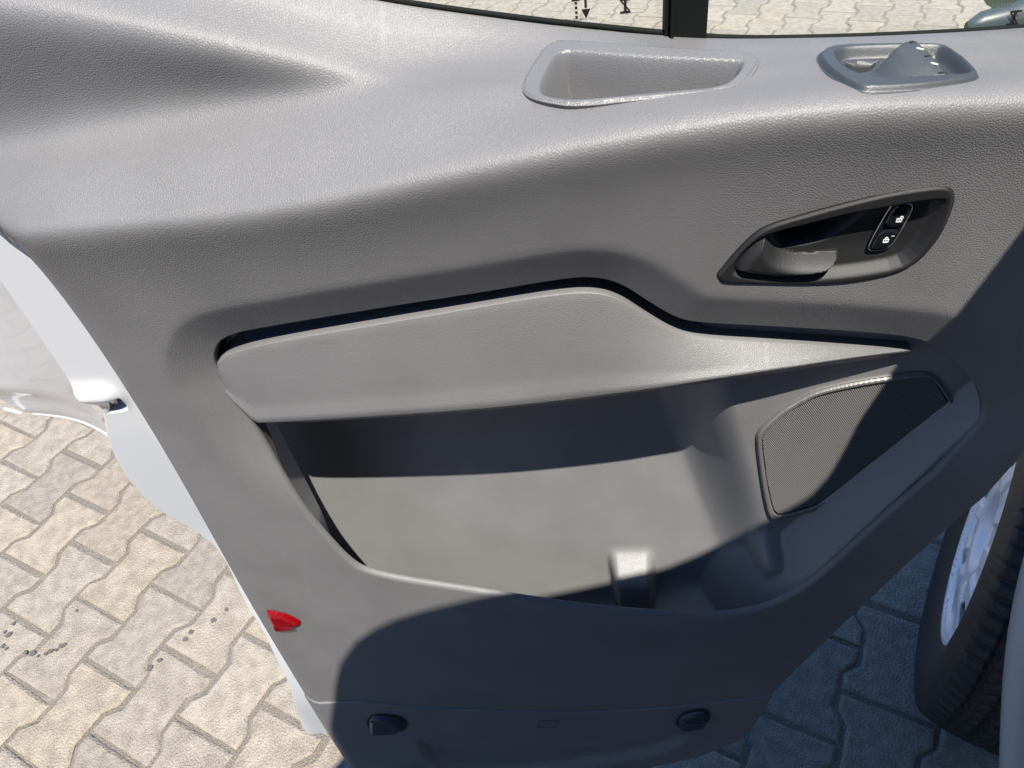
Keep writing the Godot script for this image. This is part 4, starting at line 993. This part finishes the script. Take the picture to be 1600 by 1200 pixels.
# ------------------------------------------------------------------ the van behind the door
func build_van() -> void:
	var phi := deg_to_rad(37.3)
	var out := Vector3(-cos(phi), 0, -sin(phi))
	var fwd := Vector3(sin(phi), 0, -cos(phi))
	var hub := Vector3(0.773, 0.345, -0.65) - out * 0.088
	var van := thing("van", "white van body with front wheel, standing behind its open door", "van", Transform3D(Basis(), Vector3(hub.x, 0, hub.z)))
	var wheel := holder("front_wheel", van, Transform3D(Basis(-fwd, Vector3.UP, out), Vector3(0, 0.345, 0)), "front wheel with silver cover and worn black tyre")
	# tyre: profile over the tread, grooves and sipes sunk into it
	var prof := [Vector2(0.205, 0.082), Vector2(0.212, 0.090), Vector2(0.222, 0.0965), Vector2(0.24, 0.1035), Vector2(0.262, 0.1075), Vector2(0.272, 0.1085), Vector2(0.274, 0.1078), Vector2(0.29, 0.1075), Vector2(0.306, 0.104), Vector2(0.318, 0.1005), Vector2(0.323, 0.0995), Vector2(0.326, 0.097)]
	var full := []
	for p in prof: full.append(p)
	for k in 61:
		var z := 0.0945 - 0.189 * k / 60.0
		full.append(Vector2(0.345 - 0.014 * pow(absf(z) / 0.0945, 3.0), z))
	for k in range(prof.size() - 1, -1, -1): full.append(Vector2(prof[k].x, -prof[k].y))
	var rows := []
	var NA := 720
	for i in NA:
		var th := TAU * i / NA
		var line := PackedVector3Array()
		for p in full:
			var r: float = p.x
			var z: float = p.y
			if r > 0.327:
				var az := absf(z)
				for gz in [0.0, 0.034, 0.066]:
					if absf(az - gz) < 0.0042: r -= 0.006
				var band := int(az / 0.033)
				var sl := fposmod(th * 82.0 / TAU + (z * 26.0 if band < 2 else 0.0) + band * 0.4 + (0.5 if z < 0 else 0.0), 1.0)
				if sl < 0.26 and (band == 2 or fposmod(z * 120.0, 1.0) < 0.8): r -= 0.0045 if band == 2 else 0.003
			elif r > 0.30:
				var sl2 := fposmod(th * 82.0 / TAU + 0.8, 1.0)
				if sl2 < 0.2: r -= 0.002
			line.append(Vector3(cos(th) * r, sin(th) * r, z))
		rows.append(line)
	rows.append(rows[0])
	var m := Mb.new()
	sheet(m, rows, Vector3.ZERO)
	part("tyre", m, M.rubber, wheel)
	# cover: dished disc with ten windows
	var disc := PackedVector2Array()
	for k in 120: disc.append(Vector2(cos(TAU * k / 120.0), sin(TAU * k / 120.0)) * 0.212)
	var holes := []
	for k in 10:
		var c := TAU * (k + 0.35) / 10.0
		var poly := PackedVector2Array()
		for q in [Vector2(-0.15, 0.118), Vector2(0.15, 0.118), Vector2(0.195, 0.15), Vector2(0.19, 0.180), Vector2(-0.19, 0.180), Vector2(-0.195, 0.15)]:
			poly.append(Vector2(cos(c + q.x), sin(c + q.x)) * q.y)
		holes.append(chaikin(poly, 2))
	var cover_f := func(x, y):
		var r := Vector2(x, y).length()
		var a := atan2(y, x)
		var spoke := cos(a * 10.0 - 0.35 * TAU)
		var h := 0.088 - 0.004 * smoothstep(0.203, 0.198, r) - 0.012 * smoothstep(0.198, 0.186, r) + 0.012 * smoothstep(0.188, 0.10, r) - 0.022 * smoothstep(0.08, 0.05, r)
		h += 0.007 * smoothstep(0.2, -0.4, spoke) * smoothstep(0.192, 0.180, r) * smoothstep(0.085, 0.105, r)
		return Vector3(x, y, h)
	m = Mb.new()
	trimmed(m, disc, holes, 0.004, 0.004, cover_f, Vector3(0, 0, 1))
	for hl in holes: roll(m, dense(hl, 0.004, 1.0), cover_f, Vector2(0.001, 0.001), Vector3(0, 0, 1), 0.003, 0.028, true, Vector3(0, 0, -1))
	part("wheel_cover", m, M.silver, wheel)
	m = Mb.new()
	rows = []
	for p in [Vector2(0.212, 0.086), Vector2(0.205, 0.08), Vector2(0.19, 0.06), Vector2(0.188, -0.08)]:
		var line := PackedVector3Array()
		for k in 64: line.append(Vector3(cos(TAU * k / 64.0) * p.x, sin(TAU * k / 64.0) * p.x, p.y))
		rows.append(line)
	sheet(m, rows, Vector3.ZERO, true)
	for k in 64:
		m.flat(Vector3(0, 0, 0.03), Vector3(cos(TAU * k / 64.0), sin(TAU * k / 64.0), 0) * 0.188 + Vector3(0, 0, 0.03), Vector3(cos(TAU * (k + 1) / 64.0), sin(TAU * (k + 1) / 64.0), 0) * 0.188 + Vector3(0, 0, 0.03), Vector3(0, 0, 1))
	part("steel_rim", m, M.ink, wheel)
	var foot := Vector3(hub.x, 0, hub.z)
	# rear edge of the front wing beside the sill
	var inward := Vector3(0.8, 0.0, 0.6)
	var pts := chaikin3(WING_EDGE, 3)
	rows = []
	for p in pts:
		var line := PackedVector3Array()
		for k in 9:
			var th := PI / 2 * k / 8.0
			line.append(p - foot + inward * 0.02 * (1.0 - cos(th)) - out * 0.0 + Vector3(-0.6, 0, 0.8) * 0.02 * sin(th) - Vector3(-0.6, 0, 0.8) * 0.02)
		line.append(p - foot + inward * 0.10 + Vector3(0, 0.09, 0)); line.append(p - foot + inward * 0.30 + Vector3(0, 0.30, 0))
		rows.append(line)
	m = Mb.new()
	sheet(m, rows, Vector3(0.9, 0.5, -1.5))
	part("front_wing", m, M.paint, van, "white rear edge of the front wing")
	# outer skin over the wheel
	var skin := PackedVector2Array([Vector2(-0.17, 0.74), Vector2(-0.15, 1.08), Vector2(0.30, 1.10), Vector2(0.75, 1.02), Vector2(0.95, 0.80), Vector2(0.98, 0.30), Vector2(0.46, 0.26)])
	for k in 15:
		var th := deg_to_rad(-8.0 + 122.0 * k / 14.0)
		skin.append(Vector2(cos(th) * 0.42, 0.345 + sin(th) * 0.42))
	var skin_f := func(x, y): return Vector3(0, 0, 0) + fwd * x + Vector3(0, y, 0) + out * (0.115 - 0.10 * pow(maxf(y - 0.55, 0.0), 2.0) - 0.25 * pow(maxf(x - 0.3, 0.0), 2.0))
	m = Mb.new()
	trimmed(m, skin, [], 0.03, 0.03, skin_f, out)
	roll(m, dense(skin, 0.02, 1.0), skin_f, Vector2(0.002, 0.002), out, 0.006, 0.05, false)
	part("fender_skin", m, M.paint, van, "white fender skin arching over the wheel")
	# out-of-view roof edge and pillar, shaped to cast the shadow on the door
	var edge := along(chaikin3(UNSEEN_ROOF_EDGE, 3), 80)
	rows = []
	var run := Vector3(0.95, 0.02, 0.30)
	for p in edge:
		var q := p - foot
		var line := PackedVector3Array([q + run * 1.3 + Vector3(0, 0.05, 0), q + run * 0.4 + Vector3(0, 0.045, 0), q + run * 0.04 + Vector3(0, 0.03, 0), q + run * 0.01 + Vector3(0, 0.018, 0), q, q + run * 0.02 + Vector3(0, -0.012, 0), q + run * 0.4 + Vector3(0, -0.02, 0), q + run * 1.3 + Vector3(0, -0.02, 0)])
		rows.append(line)
	m = Mb.new()
	sheet(m, rows, Vector3(0.5, 1.9, 1.0))
	part("unseen_cab_roof", m, M.paint, van, "white roof edge out of view, shaped to shade the door")
	rows = []
	for p in edge:
		var q := p - foot
		rows.append(PackedVector3Array([q + run * 0.03 + Vector3(0, -0.024, 0), q + run * 0.4 + Vector3(0, -0.032, 0), q + run * 1.3 + Vector3(0, -0.032, 0)]))
	m = Mb.new()
	sheet(m, rows, Vector3(0.5, 9.9, 1.0))
	part("unseen_headliner", m, M.lining_dark, van, "dark lining out of view under the roof, darkens the shaded door")  # unseen; dark so that little light bounces onto the door
	# cab pieces out of view, placed to darken the shaded parts of the door
	var turn := Basis(inward, Vector3.UP, Vector3(-0.6, 0, 0.8))
	var seat := holder("unseen_driver_seat", van, Transform3D(turn, Vector3(0.12, 0.0, 0.66) - foot), "dark cloth seat out of view, darkens the shaded door")
	var pieces := [["seat_back", Vector3(0, 1.08, 0), Vector3(0.24, 0.34, 0.07)], ["head_restraint", Vector3(0, 1.54, 0.02), Vector3(0.13, 0.09, 0.05)], ["seat_base", Vector3(0, 0.70, -0.26), Vector3(0.25, 0.09, 0.24)]]
	for q in pieces:
		rows = []
		for i in 13:
			var th := -PI / 2 + PI * i / 12.0
			var ring := PackedVector3Array()
			for k in 28:
				var a := TAU * k / 28.0
				ring.append(q[1] + Vector3(signf(cos(a)) * pow(absf(cos(a)), 0.45) * q[2].x, signf(sin(a)) * pow(absf(sin(a)), 0.45) * q[2].y, 0) * pow(maxf(cos(th), 0.0), 0.35) + Vector3(0, 0, sin(th) * q[2].z))
			rows.append(ring)
		m = Mb.new()
		sheet(m, rows, q[1], true)
		part(q[0], m, M.cloth, seat)
	m = Mb.new()
	box(m, Vector3(-0.45, 1.2, 1.0) + inward * 0.85 - foot, Vector3(0.85, 0.78, 0.015), turn)
	part("unseen_bulkhead", m, M.lining_dark, van, "dark cross wall out of view behind the seats, darkens the shaded door")
	m = Mb.new()
	box(m, Vector3(-0.42, 1.1, 0.80) - foot, Vector3(0.05, 0.66, 0.12), turn)
	part("unseen_door_pillar", m, M.lining_dark, van, "dark pillar out of view behind the opening, darkens the shaded door")
	m = Mb.new()
	box(m, Vector3(-0.42, 1.15, 0.80) + Vector3(-0.6, 0, 0.8) * 1.35 + inward * 0.05 - foot, Vector3(0.04, 0.85, 1.24), turn)
	part("unseen_cargo_side", m, M.paint, van, "white side wall out of view, blocks sky light from the door")  # unseen; holds back sky light from behind
	m = Mb.new()
	box(m, Vector3(-0.18, 0.33, 0.48) + inward * 0.06 - foot, Vector3(0.05, 0.10, 0.40), turn)
	part("step", m, M.lining_dark, van, "black step out of view under the opening, cuts light bounced to the door")
	m = Mb.new()
	box(m, Vector3(-0.16, 0.44, 0.46) + inward * 0.89 - foot, Vector3(0.86, 0.02, 0.48), turn)
	part("unseen_cab_floor", m, M.lining_dark, van, "dark floor out of view, darkens the shaded door")
	m = Mb.new()
	box(m, Vector3(0.0, 1.835, 0.45) + inward * 0.95 - foot, Vector3(0.90, 0.012, 0.80), turn)
	part("unseen_roof_panel", m, M.lining_dark, van, "dark panel out of view over the seats, keeps sun off the floor")  # unseen; stops sunlight reaching the cab floor
	m = Mb.new()
	box(m, Vector3(0.02, 1.08, 0.22) + inward * 1.74 - foot, Vector3(0.02, 0.64, 0.80), turn)
	part("unseen_far_lining", m, M.lining_dark, van, "dark far side of the cab, out of view, blocks sky light from the door")
	rows = []
	for q in [Vector2(0.0, 0.42), Vector2(0.0, 0.85), Vector2(0.10, 0.95), Vector2(0.12, 1.08), Vector2(0.06, 1.16), Vector2(-0.12, 1.20), Vector2(-0.36, 1.18)]:
		var line := PackedVector3Array()
		for k in 9: line.append(Vector3(0.60, 0, -0.16) + inward * (0.25 + 0.18 * k) + Vector3(-0.6, 0, 0.8) * q.x + Vector3(0, q.y, 0) - foot)
		rows.append(line)
	m = Mb.new()
	sheet(m, rows, Vector3(1.5, 0.6, -0.6))
	part("unseen_dashboard", m, M.lining_dark, van, "dark surface out of view across the cab front, darkens the shaded door")

# ------------------------------------------------------------------ the paved yard
func build_ground() -> void:
	var ground := MeshInstance3D.new()
	ground.name = "ground"
	var pm := Mb.new()
	pm.quad(Vector3(-11, -0.0045, -12), Vector3(11, -0.0045, -12), Vector3(11, -0.0045, 9), Vector3(-11, -0.0045, 9), Vector3.UP)
	ground.mesh = pm.mesh()
	ground.material_override = M.sand
	add_child(ground)
	ground.set_meta("kind", "structure"); ground.set_meta("label", "sandy ground paved with wavy interlocking concrete blocks")
	ground.set_meta("category", "ground")
	var yaw := 0.96774
	var L := 0.21262; var W := 0.15494
	var along_row := Vector3(cos(yaw), 0, -sin(yaw))
	var across := Vector3(sin(yaw), 0, cos(yaw))
	var first := Vector3.ZERO + along_row * 0.3339 + across * -2.17716
	var kinds := []
	for k in 8: kinds.append(paver(L, W, k))
	var spots := []
	for row in range(-40, 40):
		for i in range(-40, 40):
			var s := i + (0.5 if posmod(row, 2) == 0 else 0.0) + 0.5
			var c := along_row * (0.3339 + s * L) + across * (-2.17716 + (row + 0.5) * W)
			if c.x < -3.4 or c.x > 4.6 or c.z > 1.6 or c.z < -6.6: continue
			var seen := false
			var ray := c - eye
			var n := door_turn * Vector3(0, 0, 1)
			var t := -0.5 / ray.dot(n)
			if ray.dot(n) < 0.0 and ray.z < 0.0:
				var hit := eye + ray * t
				var u := hit.dot(door_turn * Vector3(1, 0, 0))
				seen = u < -0.44 or hit.y > 1.27 or (hit.y < 0.52 and u > -0.1) or u > 0.20 + (hit.y - 0.47) * 0.41
				var q := Vector3(ray.x, ray.y * 0.7083 - ray.z * 0.7059, ray.y * 0.7059 + ray.z * 0.7083)
				var fl := -q.z
				if fl < 0.05: seen = false
				else:
					var px := q.x / fl; var py := q.y / fl
					var rx := px * 0.9858 - py * 0.1677; var ry := px * 0.1677 + py * 0.9858
					if absf(rx) > 0.78 or absf(ry) > 0.60: seen = false
			spots.append([c.distance_to(eye) + (0.0 if seen else 1000.0), c])
	spots.sort_custom(func(a, b): return a[0] < b[0])
	var rest := []
	var count := 0
	for sp in spots:
		var tilt := Basis(Vector3(rng.randf_range(-1, 1), 0, rng.randf_range(-1, 1)).normalized(), rng.randf_range(0, 0.012))
		var flip := PI if rng.randf() < 0.5 else 0.0
		var b := tilt * Basis(Vector3.UP, yaw + flip + rng.randf_range(-0.008, 0.008))
		var at: Vector3 = sp[1] + Vector3(rng.randf_range(-0.001, 0.001), rng.randf_range(-0.002, 0.002), rng.randf_range(-0.001, 0.001))
		var kind := rng.randi() % 8; var tone := rng.randi() % 9
		if sp[0] < 900.0 and count < 295:
			var o := MeshInstance3D.new()
			o.name = "paver"
			o.mesh = kinds[kind]
			o.material_override = M.pavers[tone]
			o.transform = Transform3D(b, at)
			ground.add_child(o, true)
			count += 1
		else: rest.append(Transform3D(b, at))
	# dark drops that fell on the pavers
	for q in STAINS:
		var m := Mb.new()
		var ring := PackedVector3Array()
		var r := 0.004 + 0.005 * rng.randf()
		for k in 9: ring.append(q + Vector3(cos(TAU * k / 9.0), 0, sin(TAU * k / 9.0)) * r * rng.randf_range(0.55, 1.15) + Vector3(0, 0.0028, 0))
		for k in 9: m.flat(q + Vector3(0, 0.003, 0), ring[k], ring[(k + 1) % 9], Vector3.UP)
		part("stain", m, M.oil, ground)
	var mm := MultiMesh.new()
	mm.transform_format = MultiMesh.TRANSFORM_3D
	mm.mesh = kinds[0]
	mm.instance_count = rest.size()
	for i in rest.size(): mm.set_instance_transform(i, rest[i])
	var mi := MultiMeshInstance3D.new()
	mi.name = "farther_pavers"
	mi.multimesh = mm
	mi.material_override = M.pavers[0]
	mi.set_meta("kind", "stuff")
	ground.add_child(mi)

func paver(L: float, W: float, variant: int) -> ArrayMesh:
	var r := RandomNumberGenerator.new()
	r.seed = 70 + variant
	var gap := 0.0042
	var a := 0.0125
	var half := L / 2 - gap
	var pts := []
	var side := [Vector2(-half, W / 2 + a), Vector2(-L * 0.32, W / 2 + a), Vector2(-L * 0.18, W / 2 - a), Vector2(L * 0.18, W / 2 - a), Vector2(L * 0.32, W / 2 + a), Vector2(half, W / 2 + a)]
	for p in side: pts.append(Vector2(p.x, p.y - gap))
	for k in range(5, -1, -1): pts.append(Vector2(side[k].x, -side[k].y + gap))
	var jit := []
	for p in pts: jit.append(p + Vector2(r.randf_range(-1, 1), r.randf_range(-1, 1)) * 0.0022)
	var m := Mb.new()
	var n := jit.size()
	var topr := []; var bevel := []; var low := []
	var outs := []
	for i in n:
		var d1: Vector2 = (jit[i] - jit[(i - 1 + n) % n]).normalized(); var d2: Vector2 = (jit[(i + 1) % n] - jit[i]).normalized()
		var n1 := Vector2(-d1.y, d1.x); var n2 := Vector2(-d2.y, d2.x)
		outs.append((n1 + n2) / (1.0 + n1.dot(n2)))
	for i in n:
		var p: Vector2 = jit[i]
		var inn: Vector2 = p - outs[i] * 0.0075
		topr.append(Vector3(inn.x, 0.0, inn.y)); bevel.append(Vector3(p.x, -0.0042, p.y)); low.append(Vector3(p.x, -0.03, p.y))
	for quad_ids in [[0, 1, 10, 11], [1, 2, 9, 10], [2, 3, 8, 9], [3, 4, 7, 8], [4, 5, 6, 7]]:
		m.quad(topr[quad_ids[0]], topr[quad_ids[1]], topr[quad_ids[2]], topr[quad_ids[3]], Vector3.UP)
	for i in n:
		var q := (i + 1) % n
		var o := Vector3(-(bevel[q].z - bevel[i].z), 0, bevel[q].x - bevel[i].x).normalized()
		var up := Vector3.UP
		var mixn := (up * 0.8 + o).normalized()
		m.tri(topr[i], topr[q], bevel[q], (up * 2 + o).normalized(), (up * 2 + o).normalized(), mixn)
		m.tri(topr[i], bevel[q], bevel[i], (up * 2 + o).normalized(), mixn, mixn)
		m.quad(bevel[i], bevel[q], low[q], low[i], o)
	return m.mesh()

func _ready() -> void:
	rng.seed = 4
	# camera
	var cam := Camera3D.new()
	add_child(cam)
	var pitch := deg_to_rad(44.9)
	var cr := cos(-0.1685); var sr := sin(-0.1685)
	var up0 := Vector3(0, cos(pitch), -sin(pitch))
	cam.transform = Transform3D(Basis(Vector3(1, 0, 0) * cr + up0 * sr, Vector3(1, 0, 0) * -sr + up0 * cr, Vector3(0, sin(pitch), cos(pitch))), eye)
	cam.fov = rad_to_deg(2.0 * atan(600.0 / 1160.0))
	cam.near = 0.02
	cam.far = 200.0
	cam.current = true
	# sky
	var env := Environment.new()
	env.background_mode = Environment.BG_SKY
	var sky := Sky.new()
	var sm := ProceduralSkyMaterial.new()
	sm.sky_top_color = lin(0.075, 0.185, 0.47)
	sm.sky_horizon_color = lin(0.46, 0.62, 0.88)
	sm.sky_curve = 0.13
	sm.sky_energy_multiplier = 0.9
	sm.ground_horizon_color = lin(0.16, 0.15, 0.14)
	sm.ground_bottom_color = lin(0.12, 0.11, 0.10)
	sm.sun_angle_max = 3.0
	sm.sun_curve = 0.05
	sky.sky_material = sm
	env.sky = sky
	env.tonemap_mode = Environment.TONE_MAPPER_LINEAR
	env.tonemap_exposure = 2.0
	env.sdfgi_enabled = true
	env.ssao_enabled = true
	env.ssil_enabled = true
	var we := WorldEnvironment.new()
	we.environment = env
	add_child(we)
	# sun
	var sun := DirectionalLight3D.new()
	sun.basis = Basis.looking_at(-SUN, Vector3.UP)
	sun.light_energy = 1.6
	sun.light_color = Color(1.0, 0.975, 0.935)
	sun.light_angular_distance = 0.5
	sun.shadow_enabled = true
	add_child(sun)
	materials()
	build_ground()
	build_van()
	build_door()
